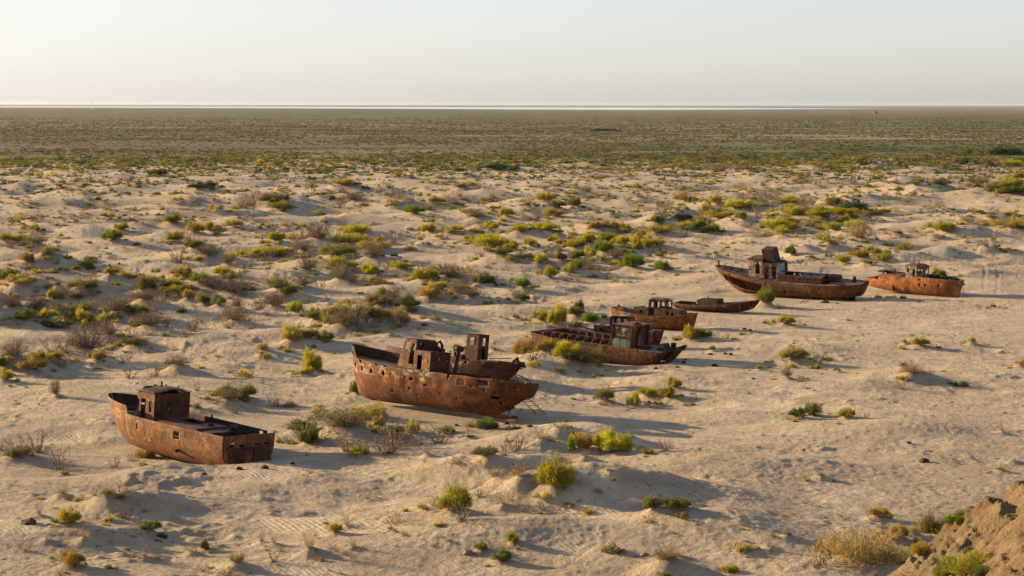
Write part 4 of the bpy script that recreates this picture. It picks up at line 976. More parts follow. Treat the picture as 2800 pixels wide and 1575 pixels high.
class Hull:
    rust = True
    """a plated hull lofted along its length; s runs from the stern (0) to the bow (1), t from keel (0) to rail (1)"""
    def __init__(s_, L, B, rail, keel, beam, full, rake=0.6, stern=0.0, ns=110, nt=26, rakepow=1.5, sternpow=1.0, dent=None, kd=0.0):
        if kd:
            k0 = keel; keel = lambda s: k0(s) - kd
        s_.L, s_.B, s_.rail, s_.keel, s_.beam, s_.full = L, B, rail, keel, beam, full
        s_.rake, s_.stern, s_.ns, s_.nt, s_.rp, s_.sp, s_.dent = rake, stern, ns, nt, rakepow, sternpow, dent
    def pt(h, s, t, side=1):
        n = h.full(s)
        y = h.beam(s) * (1 - (1 - t) ** n) ** (1 / n) if t < 1 else h.beam(s)
        z = h.keel(s) + (h.rail(s) - h.keel(s)) * t
        x = h.L * (s - 0.5)
        x -= h.rake * (1 - t) ** h.rp * max(0.0, (s - 0.70) / 0.30) ** 1.5
        x += h.stern * (1 - t) ** h.sp * max(0.0, (0.30 - s) / 0.30) ** 1.5
        y *= side
        if h.dent:
            dx, dy, dz = h.dent(x, y, z, side); x += dx; y += dy; z += dz
        return (x, y, z)
    def t_at(h, s, z):
        k, r = h.keel(s), h.rail(s)
        return min(max((z - k) / (r - k), 0.0), 1.0)
    def shell(h, name, mat, parent, cut=None, t=0.04, transom=True, tcut=None):
        S = [1 - (1 - i / h.ns) ** 1.15 if False else i / h.ns for i in range(h.ns + 1)]
        T = [(j / h.nt) ** 1.25 for j in range(h.nt + 1)]
        mb = MB(); W = 2 * h.nt + 1
        for s in S:
            for j in range(h.nt, -1, -1): mb.v.append(h.pt(s, T[j], 1))
            for j in range(1, h.nt + 1): mb.v.append(h.pt(s, T[j], -1))
        for i in range(h.ns):
            for j in range(W - 1):
                side = 1 if j < h.nt else -1
                tj = (h.nt - j - 0.5) if side > 0 else (j - h.nt + 0.5)
                if cut:
                    sc = (S[i] + S[i + 1]) / 2; tc_ = (max(tj, 0) / h.nt) ** 1.25
                    x, y, z = h.pt(sc, tc_, side)
                    if cut(x, z, side, sc, tc_): continue
                zc = h.pt((S[i] + S[i + 1]) / 2, (max(tj, 0) / h.nt) ** 1.25, side)
                q = _pn(zc[0] * 1.7 + 31 * side, zc[2] * 2.3 + h.L)
                if h.rust and tj > h.nt - 1 and q > 0.30: continue      # bitten rim
                if h.rust and q > 0.485 and zc[2] > .9: continue                                              # rusted through
                a = i * W + j
                mb.f.append((a, a + 1, a + W + 1, a + W))
        if transom:
            for j in range(h.nt):
                tc_ = ((h.nt - j - 0.5) / h.nt) ** 1.25
                a, b = j, W - 1 - j
                n = 10; prev = None
                k0 = len(mb.v)
                for q in range(n + 1):
                    for (u, v) in ((a, b),):
                        p0, p1 = Vector(mb.v[a]), Vector(mb.v[b]); mb.v.append(tuple(p0.lerp(p1, q / n)))
                k1 = len(mb.v)
                for q in range(n + 1):
                    p0, p1 = Vector(mb.v[a + 1]), Vector(mb.v[b - 1]); mb.v.append(tuple(p0.lerp(p1, q / n)))
                for q in range(n):
                    if tcut and tcut((q + 0.5) / n * 2 - 1, tc_): continue
                    mb.f.append((k0 + q, k0 + q + 1, k1 + q + 1, k1 + q))
        o = mb.build(name, mat, parent, True)
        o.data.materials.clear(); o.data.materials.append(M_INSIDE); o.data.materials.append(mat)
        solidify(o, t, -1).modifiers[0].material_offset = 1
        return o
    def deck(h, name, mat, parent, z, s0, s1, inset=0.05, camber=0.06, cut=None, n=40):
        zf = z if callable(z) else (lambda s: z)
        mb = MB(); m = 8; rows = []
        for i in range(n + 1):
            s = s0 + (s1 - s0) * i / n; zz = zf(s)
            x, y, _ = h.pt(s, h.t_at(s, zz), 1); y = max(abs(y) - inset, 0.01)
            rows.append(len(mb.v))
            for q in range(m + 1):
                f = q / m * 2 - 1
                mb.v.append((x, y * f, zz + camber * (1 - f * f)))
        for i in range(n):
            for q in range(m):
                if cut:
                    c = [sum(mb.v[k][d] for k in (rows[i] + q, rows[i + 1] + q + 1)) / 2 for d in range(3)]
                    if cut(*c): continue
                mb.f.append((rows[i] + q, rows[i] + q + 1, rows[i + 1] + q + 1, rows[i + 1] + q))
        o = mb.build(name, mat, parent)
        return solidify(o, 0.03)
    def line(h, s0, s1, zoff=0.0, side=1, n=40, z=None, out=0.0):
        pts = []
        for i in range(n + 1):
            s = s0 + (s1 - s0) * i / n
            t = 1.0 if z is None else h.t_at(s, z(s) if callable(z) else z)
            x, y, zz = h.pt(s, t, side)
            pts.append((x, y + out * side, zz + zoff))
        return pts
    def railing(h, name, mat, parent, r=0.05, s0=0.0, s1=1.0, sides=(1, -1), **k):
        mb = MB()
        for sd in sides: mb.tube(h.line(s0, s1, side=sd, **k), r, 6)
        return mb.build(name, mat, parent, True)

def wreck(name, k, label):
    p, hd, pitch, roll, L, B = SHIPS[k]
    o = empty(name, p, (R(roll), -R(pitch), R(hd)))
    tag(o, label, 'wreck', 'rusting boat wrecks stranded on the sand')
    return o

def lin(x, a, b, c, d): return c + (d - c) * min(max((x - a) / (b - a), 0), 1)
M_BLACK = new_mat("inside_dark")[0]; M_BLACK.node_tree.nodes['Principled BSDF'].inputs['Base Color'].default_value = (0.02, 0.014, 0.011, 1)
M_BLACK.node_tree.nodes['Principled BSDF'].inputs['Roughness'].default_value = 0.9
M_IRON = rust_mat("dark_iron", (0.075, 0.040, 0.026), (0.035, 0.022, 0.017), (0.015, 0.010, 0.008))
M_DECK = rust_mat("deck_plate", (0.130, 0.078, 0.060), (0.070, 0.040, 0.032), (0.035, 0.022, 0.018), (0.20, 0.19, 0.185), None, 0.35, 0.2)
M_INSIDE = rust_mat("inner_plating_shaded", (0.095, 0.045, 0.028), (0.045, 0.024, 0.017), (0.02, 0.013, 0.010))  # dark iron; the shade inside the hulls is put into its colour
def planked(name):
    return rust_mat(name, (0.17, 0.09, 0.055), (0.085, 0.045, 0.030), (0.03, 0.018, 0.013), streak=0.3)

# ---- 1: stern towards us, leftmost
def wreck_1():
    L, B = 15.7, 5.0
    M = rust_mat("rust_tan", (0.255, 0.118, 0.052), (0.150, 0.062, 0.028), (0.060, 0.028, 0.016), (0.36, 0.25, 0.15), None, 0.02, 0.35, lowband=(0.0, 1.1, (0.23, 0.085, 0.033)), K=0.68)
    MD = rust_mat("rust_brown_shaded", (0.150, 0.062, 0.030), (0.085, 0.036, 0.020), (0.035, 0.018, 0.012))  # darker copy of the hull rust with the unlit walls' shade in its colour
    r = wreck('stranded_boat', 1, 'brown fishing boat wreck with dark square stern, leftmost of all the wrecks')
    r.scale = (1.04, 1.04, 1.08)
    step = 0.68
    rail = lambda s: 2.22 + (0.16 * ((s - .5) / .5) ** 2 if s > .5 else 0) + (0.55 * min(1, max(0, (s - step) / 0.012)))
    keel = lambda s: lin(s, .0, .12, .30, .05) + (0.9 * ((s - .86) / .14) ** 2 if s > .86 else 0)
    beam = lambda s: B / 2 * (0.93 + 0.07 * min(s / .3, 1)) * (1 - max(0, (s - .45) / .55) ** 2.7) ** 0.72 + 0.012
    full = lambda s: lin(s, 0, .5, 3.4, 3.0) if s < .5 else lin(s, .5, 1, 3.0, 1.35)
    h = Hull(L, B, rail, keel, beam, full, rake=1.9, stern=0.1, rakepow=1.3, kd=.45); h.rust = False
    holes = [(5.55, 2.0, .15, .15), (6.2, 1.55, .17, .24), (5.75, 1.42, .17, .24), (6.45, 2.45, .16, .15), (-3.0, 1.62, .24, .20), (1.5, 1.55, .09, .14)]
    def cut(x, z, side, s, t):
        if side > 0:
            for (hx, hz_, a, b) in holes[1:3]:
                if ((x - hx) / a) ** 2 + ((z - hz_) / b) ** 2 < 1: return True
            for (hx, hz_, a, b) in holes[3:]:
                if abs(x - hx) < a and abs(z - hz_) < b: return True
        else:
            if -6.6 < x < -6.1 and 1.62 < z < 2.05: return True
            if -7.7 < x < -7.0 and z > 1.6: return True
            for q in (5.9, 4.6, 4.2, 3.9):
                if abs(x - q) < .14 and abs(z - 2.35) < .11: return True
        return False
    def tcut(u, t):
        z = keel(0) + (rail(0) - keel(0)) * t
        if abs(abs(u) - 0.70) < .11 and 1.62 < z < 1.82: return True
        if abs(abs(u) - 0.35) < .06 and 1.60 < z < 1.72: return True
        return abs(u) < 0.16 and z < .62
    h.shell('hull', M, r, cut, tcut=tcut)
    h.deck('deck', M_DECK, r, 1.55, 0.005, .69)
    h.deck('foredeck', M_DECK, r, lambda s: 1.95 + .3 * max(0, s - .75), .688, .985)
    MB().tube([(2.9, 1.9, 1.6), (3.3, 1.6, 2.1), (3.0, 1.2, 1.65)], .06, 6).build('deck_pipe', M_IRON, r)
    MB().box(-6.9, -6.2, -1.9, -1.2, 1.56, 1.95).build('deck_box', M_IRON, r)
    MB().tube([(-6.6, 1.5, 1.56), (-6.6, 1.5, 2.0)], .14, 8).build('bollard', M_IRON, r)
    MB().tube([(5.2, -.5, 2.0), (5.2, .4, 2.0)], .28, 10).build('windlass', M_IRON, r)
    m = MB()
    for sd in (1, -1): m.tube(h.line(0, .97, z=lambda s: 1.52 + 0.35 * max(0, (s - .5)) ** 1.0, side=sd, out=.015), .028, 5)
    m.build('rubbing_strake', M, r)
    mb = MB().box(-7.98, -7.72, -2.05, -.38, .35, 1.30, (0, 0, .25, .1)); mb.box(-7.98, -7.72, .38, 2.05, .35, 1.30, (0, 0, .1, .25)); mb.box(-7.95, -7.72, -2.1, 2.1, 1.3, 1.42)
    mb.build('stern_fender', MD, r)
    MB().box(-7.6, -6.9, -.12, .12, -.1, .7).build('rudder', M_IRON, r)
    MB().box(4.0, 4.25, -1.9, 1.9, 1.55, 1.75).box(3.75, 4.0, -1.9, 1.9, 1.55, 1.66).build('step', M_DECK, r)
    # wheelhouse
    x0, x1, w, z0, z1 = 0.75, 2.65, 1.62, 1.55, 3.85
    hh = bpy.data.objects.new('wheelhouse', None); link(hh, r)
    plate('wall', M, hh, (x0, w), (x1, w), z0, z1, [(0.30, 0.60, 1.0, 1.75), (0.98, 1.52, 0.08, 1.85), (1.70, 1.90, 1.0, 1.75)])
    plate('wall', MD, hh, (x0, w), (x0, -w), z0, z1, [(1.15, 1.36, 1.10, 1.70)])
    plate('wall', M, hh, (x1, w), (x1, -w), z0, z1, [(0.3, 1.2, 1.1, 1.7), (1.8, 2.7, 1.1, 1.7)])
    plate('wall', MD, hh, (x0, -w), (x1, -w), z0, z1, [(0.98, 1.5, .08, 1.8)])
    rm = MB(); nx, ny = 6, 10
    for i in range(nx + 1):
        for j in range(ny + 1):
            u = i / nx; v = j / ny * 2 - 1
            rm.v.append((x0 - .12 + (x1 - x0 + .24) * u, (w + .10) * v, z1 + .02 + .24 * (1 - v * v) + .05 * (1 - (2 * u - 1) ** 2)))
    for i in range(nx):
        for j in range(ny):
            a = i * (ny + 1) + j; rm.f.append((a, a + 1, a + ny + 2, a + ny + 1))
    solidify(rm.build('roof', M_DECK, hh, True), .05)
    MB().bar((1.7, .35, 4.0), (1.7, .30, 4.6), .07).bar((1.7, .30, 4.55), (1.95, .05, 4.1), .08).build('bent_post', M_IRON, hh)
    pieces('roof_fitting', M_IRON, hh, MB().box(2.45, 2.65, .5, 1.2, 3.98, 4.17), MB().box(2.3, 2.5, .25, .42, 4.05, 4.27), MB().box(1.4, 1.5, -1.1, -1.0, 3.95, 4.2), MB().box(2.4, 2.55, 1.25, 1.4, 3.85, 4.07), MB().box(2.4, 2.55, -.8, -.7, 3.95, 4.2))
    # hatch with covers
    hx = bpy.data.objects.new('hatch', None); link(hx, r)
    MB().box(-3.9, .70, 1.45, 1.52, 1.55, 2.05).box(-3.9, .7, -1.52, -1.45, 1.55, 2.05).box(-3.95, -3.88, -1.52, 1.52, 1.55, 2.12).build('coaming', MD, hx)
    mb = MB()
    for i in range(7):
        a = .62 - i * .645
        mb.box(a - .62, a, .02, 1.50, 2.06, 2.10 + .01 * (i % 2))
    mb.box(-3.8, -2.2, -1.45, -.02, 2.06, 2.10); mb.box(-.1, .62, -1.45, -.02, 2.06, 2.11)
    mb.build('cover', planked("hatch_boards"), hx)
    MB().box(-5.3, -3.97, -1.5, 1.45, 1.56, 2.02, (0, 0, .12, .12)).build('winch_box', M_IRON, r)
    MB().tube([(-4.9, -1.1, 2.05), (-4.9, -1.1, 2.35)], .3, 14, True).build('winch_drum', M_IRON, r, True)
    MB().tube([(-3.0, -.6, 2.0), (-3.0, -.6, 2.85)], .075, 8).box(-3.1, -2.9, -.8, -.4, 2.1, 2.2).build('post', M_IRON, r)
    MB().tube([(-3.1, 2.2, .62), (-3.15, 2.62, .55)], .11, 10, False).build('outlet_pipe', M_IRON, r, True)
    MB().box(.6, .95, 1.55, 1.75, 1.55, 1.85).build('bollard', M_IRON, r)
wreck_1()

# ---- 2: the big dented one in the middle
def wreck_2():
    L, B = 21.0, 4.7
    M = rust_mat("rust_orange_dented", (0.250, 0.082, 0.026), (0.125, 0.044, 0.018), (0.050, 0.024, 0.014), (0.34, 0.285, 0.195), (2.30, 3.15, -1.0, 10.3), .42, 0.45, pscale=1.9, K=.52)
    MH = rust_mat("rust_worn_paint", (0.230, 0.098, 0.045), (0.130, 0.055, 0.026), (0.055, 0.026, 0.016), (0.33, 0.24, 0.15), None, 0.18, 0.4, K=.7)
    MD = rust_mat("rust_dull_red_shaded", (0.130, 0.050, 0.027), (0.075, 0.030, 0.018), (0.035, 0.017, 0.012))  # shade of the aft and starboard house walls is put into this colour
    r = wreck('stranded_boat', 2, 'big trawler wreck with dented orange hull, row of portholes and slanted wheelhouse')
    def rail(s):
        z = 3.05 + 0.10 * s + (0.55 * ((s - .55) / .45) ** 1.6 if s > .55 else 0)
        if s < .52: z = 3.15 - .1 * (.52 - s)
        return z
    keel = lambda s: (lin(s, 0, .05, 1.95, 1.55) if s < .05 else lin(s, .05, .15, 1.55, .35) if s < .15 else lin(s, .15, .3, .35, .0)) + (0.55 * ((s - .88) / .12) ** 2 if s > .88 else 0)
    beam = lambda s: B / 2 * (0.30 + 0.70 * (1 - (1 - min(s / .38, 1)) ** 2.0)) * (1 - max(0, (s - .55) / .45) ** 2.6) ** 0.62 + 0.012
    full = lambda s: lin(s, 0, .3, 1.5, 1.9) if s < .5 else lin(s, .5, 1, 1.9, 1.5)
    def dent(x, y, z, side):
        if side < 0: return (0, 0, 0)
        a = math.exp(-((z - 2.15) / .55) ** 2) * math.exp(-((x - 1.2) / 3.6) ** 2)
        f = -0.10 * a * (0.5 + 0.5 * math.sin(x * 4.2 + 0.6 * math.sin(z * 3))) - .05 * math.exp(-((z - 1.2) / .5) ** 2 - ((x + 2) / 3) ** 2)
        f += .035 * math.sin(x * 1.7) * math.sin(z * 2.1)
        if z > 2.9 and -8 < x < 1: f += .04 * math.sin(x * 3.1)
        return (0, f, .03 * math.sin(x * 2.3) if (z > 3.0 and x < 1) else 0)
    h = Hull(L, B, rail, keel, beam, full, rake=.9, stern=0.0, rakepow=1.2, ns=150, nt=30, dent=dent)
    def cut(x, z, side, s, t):
        if side > 0:
            for px_, pz in ((9.05, 2.92), (7.75, 2.72), (6.25, 2.62), (4.6, 2.52)):
                if ((x - px_) / .16) ** 2 + ((z - pz) / .19) ** 2 < 1: return True
            if abs(x - 1.2) < .25 and abs(z - 2.35) < .14: return True
            if abs(x + 4.6) < .35 and abs(z - 2.55) < .15: return True
            if abs(x + 6.6) < .5 and abs(z - 2.62) < .24: return True
            if -9.6 < x < -8.9 and abs(z - 2.62 - (x + 9) * .1) < .10: return True
            if -8.5 < x < -8.0 and abs(z - 2.66) < .09: return True
            if -8.1 < x < -7.3 and 1.5 < z < 1.72: return True
        else:
            if -9.6 < x < -8.2 and abs(z - 2.6) < .16: return True
        return False
    h.shell('hull', M, r, cut)
    h.deck('deck', M_DECK, r, 2.35, .06, .545)
    h.deck('foredeck', M_DECK, r, lambda s: rail(s) - .02, .545, .99, inset=.0)
    # bow bulwark: only its starboard run and a torn piece at the stem are left
    bw = MB(); n = 44
    def bulw(s): return rail(s) + lin(s, .60, 1.0, .62, .98)
    for sd, s0 in ((-1, .60), (1, .915)):
        k0 = len(bw.v)
        for i in range(n + 1):
            s = s0 + (1 - s0) * i / n
            x, y, z = h.pt(s, 1, sd); rag = .10 * math.sin(i * 1.9) + .06 * math.sin(i * 4.1) if sd > 0 and i < 14 else 0
            bw.v.append((x, y, z)); bw.v.append((x + .28 * max(0, s - .8) / .2 , y * 1.06, bulw(s) + rag - (lin(i, 0, 9, .42, 0) if sd > 0 else 0)))
        for i in range(n):
            a = k0 + 2 * i
            if sd > 0 and 16 < i < 21: 
                pass
            bw.f.append((a, a + 2, a + 3, a + 1))
    solidify(bw.build('bow_bulwark', MD, r), .05)
    m = MB()
    for i in range(12):
        s = .63 + i * .028
        x, y, z = h.pt(s, 1, -1); m.bar((x, y + .05, z), (x, y * .96 + .1, bulw(s) - .05), .03)
    m.build('bulwark_stay', MD, r)
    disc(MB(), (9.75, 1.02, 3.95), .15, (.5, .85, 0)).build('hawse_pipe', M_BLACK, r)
    # seams and exposed frames
    MW_ = rust_mat("rust_bright_weld", (0.30, 0.11, 0.035), (0.22, 0.08, 0.03), (.12, .05, .02), K=.62)
    for x in (-8.0, -6.6, -5.9, -3.4, 3.9, .7):
        s = x / L + .5
        pts = [h.pt(s, (j / 12) ** 1.2 * .93, 1) for j in range(2, 13)]
        MB().tube([(p[0], p[1] + .012, p[2]) for p in pts], .035, 5).build('frame_weld', MW_, r)
    m = MB().tube(h.line(0.02, .52, z=2.62, side=1, out=.02), .03, 5); m.tube(h.line(.52, .985, z=lambda s: rail(s) - 1.02 + .2 * (s - .5), side=1, out=.02), .03, 5)
    m.build('rubbing_strake', MD, r)
    # house
    hs = bpy.data.objects.new('deckhouse', None); link(hs, r)
    z0, zl, zu = 3.02, 4.78, 5.72
    w = 1.25
    plate('wall', MH, hs, (0.1, w), (1.9, w), 2.95, zl, [(.95, 1.50, .10, 1.45), (.12, .32, .85, 1.10), (.15, .26, .35, .5)])
    plate('wall', MD, hs, (0.1, w), (.1, -w), 2.35, zl, [(1.0, 1.2, 1.75, 1.95), (2.05, 2.25, 1.7, 1.9)])
    plate('wall', MD, hs, (0.1, -w), (1.9, -w), 2.95, zl, [(.9, 1.5, .1, 1.45)])
    solidify(mesh_obj('lower_roof', [(.05, w + .03, zl), (1.9, w + .03, zl + .02), (1.9, -w - .03, zl + .02), (.05, -w - .03, zl)], [(0, 1, 2, 3)], M_DECK, hs), .05)
    # wheelhouse: sloping front
    wu = 1.15
    mb = MB()
    def quad_wall(name, mat, pts, holes):
        """pts: foot aft, foot fwd, top fwd, top aft ; holes in (u0,u1,v0,v1) of 0..1"""
        us = sorted({0, 1, *[a for hh in holes for a in hh[:2]]}); vs = sorted({0, 1, *[a for hh in holes for a in hh[2:]]})
        q = MB(); A, Bq, C, D = [Vector(p) for p in pts]; idx = {}
        def P(i, j):
            if (i, j) not in idx:
                u, v = us[i], vs[j]; idx[(i, j)] = len(q.v); q.v.append(tuple(A.lerp(Bq, u).lerp(D.lerp(C, u), v)))
            return idx[(i, j)]
        for i in range(len(us) - 1):
            for j in range(len(vs) - 1):
                uc = (us[i] + us[i + 1]) / 2; vc = (vs[j] + vs[j + 1]) / 2
                if any(a[0] < uc < a[1] and a[2] < vc < a[3] for a in holes): continue
                q.f.append((P(i, j), P(i + 1, j), P(i + 1, j + 1), P(i, j + 1)))
        return solidify(q.build(name, mat, hs), .05)
    quad_wall('wall', MH, [(1.95, wu, z0), (4.15, wu, z0), (3.25, wu, zu), (1.95, wu, zu)], [(.10, .40, .20, .86), (.52, .85, .58, .88)])
    quad_wall('wall', MD, [(1.95, -wu, z0), (4.15, -wu, z0), (3.25, -wu, zu), (1.95, -wu, zu)], [(.10, .40, .20, .86), (.52, .85, .58, .88)])
    quad_wall('wall', MH, [(4.15, wu, z0), (4.15, -wu, z0), (3.25, -wu, zu), (3.25, wu, zu)], [(.08, .45, .58, .88), (.55, .92, .58, .88)])
    quad_wall('wall', MD, [(1.93, wu, zl - .3), (1.93, -wu, zl - .3), (1.93, -wu, zu), (1.93, wu, zu)], [(.22, .38, .42, .75)])
    solidify(mesh_obj('roof', [(1.90, wu + .06, zu), (3.35, wu + .06, zu + .02), (3.35, -wu - .06, zu + .02), (1.9, -wu - .06, zu)], [(0, 1, 2, 3)], MD, hs), .05)
    # funnel remains, vent cowls behind the house
    m = MB().tube([(1.55, -.2, zl), (1.55, -.2, zl + .95)], .09, 8)
    m.tube([(1.35, -.7, zl + .05), (1.35, -.7, zl + .75), (1.25, -1.0, zl + .92), (1.15, -1.2, zl + .6), (1.15, -1.2, zl + .1)], .13, 8)
    m.build('exhaust_bend', MD, r, True)
    m = MB().box(.2, .5, -.5, -.1, zl, zl + .35).tube([(.6, .5, zl), (.6, .5, zl + .28)], .16, 10).tube([(.35, 0.05, zl), (.35, .05, zl + .5)], .10, 8)
    m.build('roof_fitting', M_IRON, r)
    m = MB().tube([(-.8, -.9, 2.35), (-.85, -1.0, 3.6), (-.95, -1.15, 5.25)], [.20, .17, .15], 10)
    m.tube([(-.80, -.72, 5.30), (-1.0, -1.5, 5.20)], [.30, .24], 12, False)
    m.build('vent_cowl', MD, r, True)
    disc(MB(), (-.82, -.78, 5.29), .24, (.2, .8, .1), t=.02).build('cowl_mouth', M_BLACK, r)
    # afterdeck: hatch, hoops, pipes
    MB().box(-4.4, -.9, -1.2, 1.2, 2.36, 2.62).box(-4.2, -1.1, -1.0, 1.0, 2.62, 2.66).build('hatch', M_IRON, r)
    m = MB()
    for q in range(2): m.tube([(-7.3 - .0 * q, 1.5 - q * 3.0, 2.4), (-7.6, 1.3 - q * 2.6, 3.35), (-7.9, .6 - q * 1.2, 3.55), (-8.1, 0, 3.6)], .05, 6)
    m.tube([(-6.9, 1.6, 2.9), (-7.4, 1.0, 3.6), (-8.4, .3, 3.75), (-9.4, 0, 3.5), (-10.1, -.2, 3.1)], .045, 6)
    m.build('tarpaulin_hoop', M_IRON, r, True)
    m = MB().tube([(-3.5, .9, 2.8), (-5.6, .6, 2.95)], .06, 6).tube([(-2.2, 1.4, 2.6), (-2.6, .9, 3.2), (-3.0, .3, 2.8)], .04, 6)
    m.build('loose_pipe', M_IRON, r)
    # skeg, rudder, propeller
    MB().hexa([(-9.0, -.10, -.25), (-4.8, -.12, -.05), (-4.8, .12, -.05), (-9.0, .10, -.25), (-8.6, -.08, .05), (-4.8, -.1, .7), (-4.8, .1, .7), (-8.6, .08, .05)]).build('skeg', M, r)
    MB().hexa([(-9.2, -.06, -.3), (-8.5, -.06, -.3), (-8.5, .06, -.3), (-9.2, .06, -.3), (-9.1, -.06, .25), (-8.5, -.06, .25), (-8.5, .06, .25), (-9.1, .06, .25)]).build('rudder_heel', M_IRON, r)
    m = MB().tube([(-7.0, 0, .72), (-8.3, 0, .72)], [.16, .12], 10)
    for k in range(3):
        a = k * 2.094 + .35; m.hexa([(-8.1, .10 * math.cos(a), .72 + .10 * math.sin(a)), (-8.2, .10 * math.cos(a + .8), .72 + .1 * math.sin(a + .8)), (-8.3, .62 * math.cos(a + .45), .72 + .62 * math.sin(a + .45)), (-8.1, .60 * math.cos(a - .1), .72 + .60 * math.sin(a - .1)),
            (-8.06, .10 * math.cos(a), .72 + .10 * math.sin(a)), (-8.16, .10 * math.cos(a + .8), .72 + .1 * math.sin(a + .8)), (-8.26, .62 * math.cos(a + .45), .72 + .62 * math.sin(a + .45)), (-8.06, .60 * math.cos(a - .1), .72 + .60 * math.sin(a - .1))])
    m.build('propeller', M_IRON, r)
wreck_2()

def ladder(foot, top, width, rungs, label, side):
    f, t = Vector(foot), Vector(top); s = Vector(side).normalized() * width / 2
    o = empty('ladder', foot); tag(o, label, 'ladder')
    f2 = Vector((0, 0, 0)); t2 = t - f
    for sg in (-1, 1): MB().bar(f2 + s * sg, t2 + s * sg, .06).build('stile', M_IRON, o)
    for i in range(rungs):
        q = f2.lerp(t2, (i + 1) / (rungs + 1)); MB().bar(q - s, q + s, .035).build('rung', M_IRON, o)
    return o

def ship_pt(k, p):
    pos, hd, pi_, ro, L, B = SHIPS[k]
    Mx = Matrix.Translation(pos) @ Matrix.Rotation(R(hd), 4, 'Z') @ Matrix.Rotation(-R(pi_), 4, 'Y') @ Matrix.Rotation(R(ro), 4, 'X')
    return Mx @ Vector(p)
gx, gy, gz = ground_at(1480, 1130)
ladder((gx, gy, gz - .05), ship_pt(2, (-9.4, .45, 2.15)), .75, 4, 'short dark iron ladder leaning under the pointed stern of the dented trawler wreck', (1, .15, 0))

# ---- 3: behind the dented one
def wreck_3():
    L, B = 16.0, 4.2
    M = rust_mat("rust_dark_red", (0.155, 0.058, 0.028), (0.085, 0.034, 0.019), (0.035, 0.018, 0.012), (0.33, 0.30, 0.25), (.2, 2.0, -3.5, 9.0), .35, .5, pscale=1.1, K=.42)
    MD = rust_mat("rust_red_cabin", (0.165, 0.060, 0.030), (0.100, 0.038, 0.021), (0.045, 0.020, 0.013))
    r = wreck('stranded_boat', 3, 'dark red boat wreck with tall box cabin, half hidden behind the big dented trawler')
    rail = lambda s: 2.15 + .05 * s + (.35 * ((s - .6) / .4) ** 1.5 if s > .6 else 0)
    keel = lambda s: lin(s, 0, .16, 1.1, .1)
    beam = lambda s: B / 2 * (1 - (1 - min(s / .30, 1)) ** 2.2) ** .6 * (1 - max(0, (s - .55) / .45) ** 2.4) ** .6 + .012
    full = lambda s: 2.0 if s < .6 else lin(s, .6, 1, 2.0, 1.3)
    h = Hull(L, B, rail, keel, beam, full, rake=.8, stern=.7)
    h.shell('hull', M, r, lambda x, z, side, s, t: (-3.4 < x < -3.05 or -2.7 < x < -2.4) and .5 < z < 1.8 and side > 0 and False, transom=False)
    h.deck('deck', M_DECK, r, lambda s: rail(s) - .12, .03, .985)
    h.railing('rail', M, r, .06)
    # ring bulwark on the bow
    pts = [h.pt(.70 + .30 * i / 16, 1, 1) for i in range(17)] + [h.pt(1 - .30 * i / 16, 1, -1) for i in range(1, 17)]
    m = MB()
    for p in pts: m.v.append(p); m.v.append((p[0], p[1] * 1.02, p[2] + .62))
    for i in range(len(pts) - 1): m.f.append((2 * i, 2 * i + 2, 2 * i + 3, 2 * i + 1))
    solidify(m.build('bow_bulwark', MD, r), .06)
    x1, x0, w, z0, z1 = -2.15, -3.55, .82, 2.0, 4.75
    c = bpy.data.objects.new('cabin', None); link(c, r)
    plate('wall', MD, c, (x0, w), (x1, w), z0, z1, [(.35, 1.0, 1.75, 2.5)])
    plate('wall', MD, c, (x0, w), (x0, -w), z0, z1, [(.65, 1.12, .35, 2.55), (1.15, 1.45, 1.8, 2.55)])
    plate('wall', MD, c, (x1, w), (x1, -w), z0, z1, [(.45, 1.2, 1.75, 2.5)])
    plate('wall', MD, c, (x0, -w), (x1, -w), z0, z1, [(.35, 1.05, 1.75, 2.5)])
    MB().box(x0 - .08, x1 + .08, -w - .08, w + .08, z1, z1 + .07).build('roof', MD, c)
    MB().box(-1.9, 2.8, -1.15, 1.15, 2.1, 2.55, (.1, .1, .1, .1)).build('trunk', M, r)
    pieces('deck_fitting', M_IRON, r, MB().tube([(-.5, .3, 2.5), (-.5, .3, 3.0)], .14, 8), MB().box(-1.4, -.8, -.3, .3, 2.55, 2.8), MB().tube([(1.2, -.2, 2.5), (1.2, -.2, 3.2)], .1, 8))
    MB().box(-6.4, -4.0, -1.3, 1.3, 2.05, 2.38, (.2, .1, .2, .2)).build('engine_hatch', M_IRON, r)
    m = MB().tube([(-7.3, -.7, 2.35), (-7.6, 0, 2.75), (-7.5, .6, 2.3)], .13, 8).box(-7.9, -7.2, -.9, .2, 2.1, 2.45).bar((-5.0, .9, 2.5), (-7.4, .7, 2.7), .07).bar((-6.5, 1.2, 2.0), (-8.4, .2, 1.75), .09)
    m.box(-8.5, -7.7, -.3, .25, 1.9, 2.15)
    m.build('steering_gear', M_IRON, r)
wreck_3()

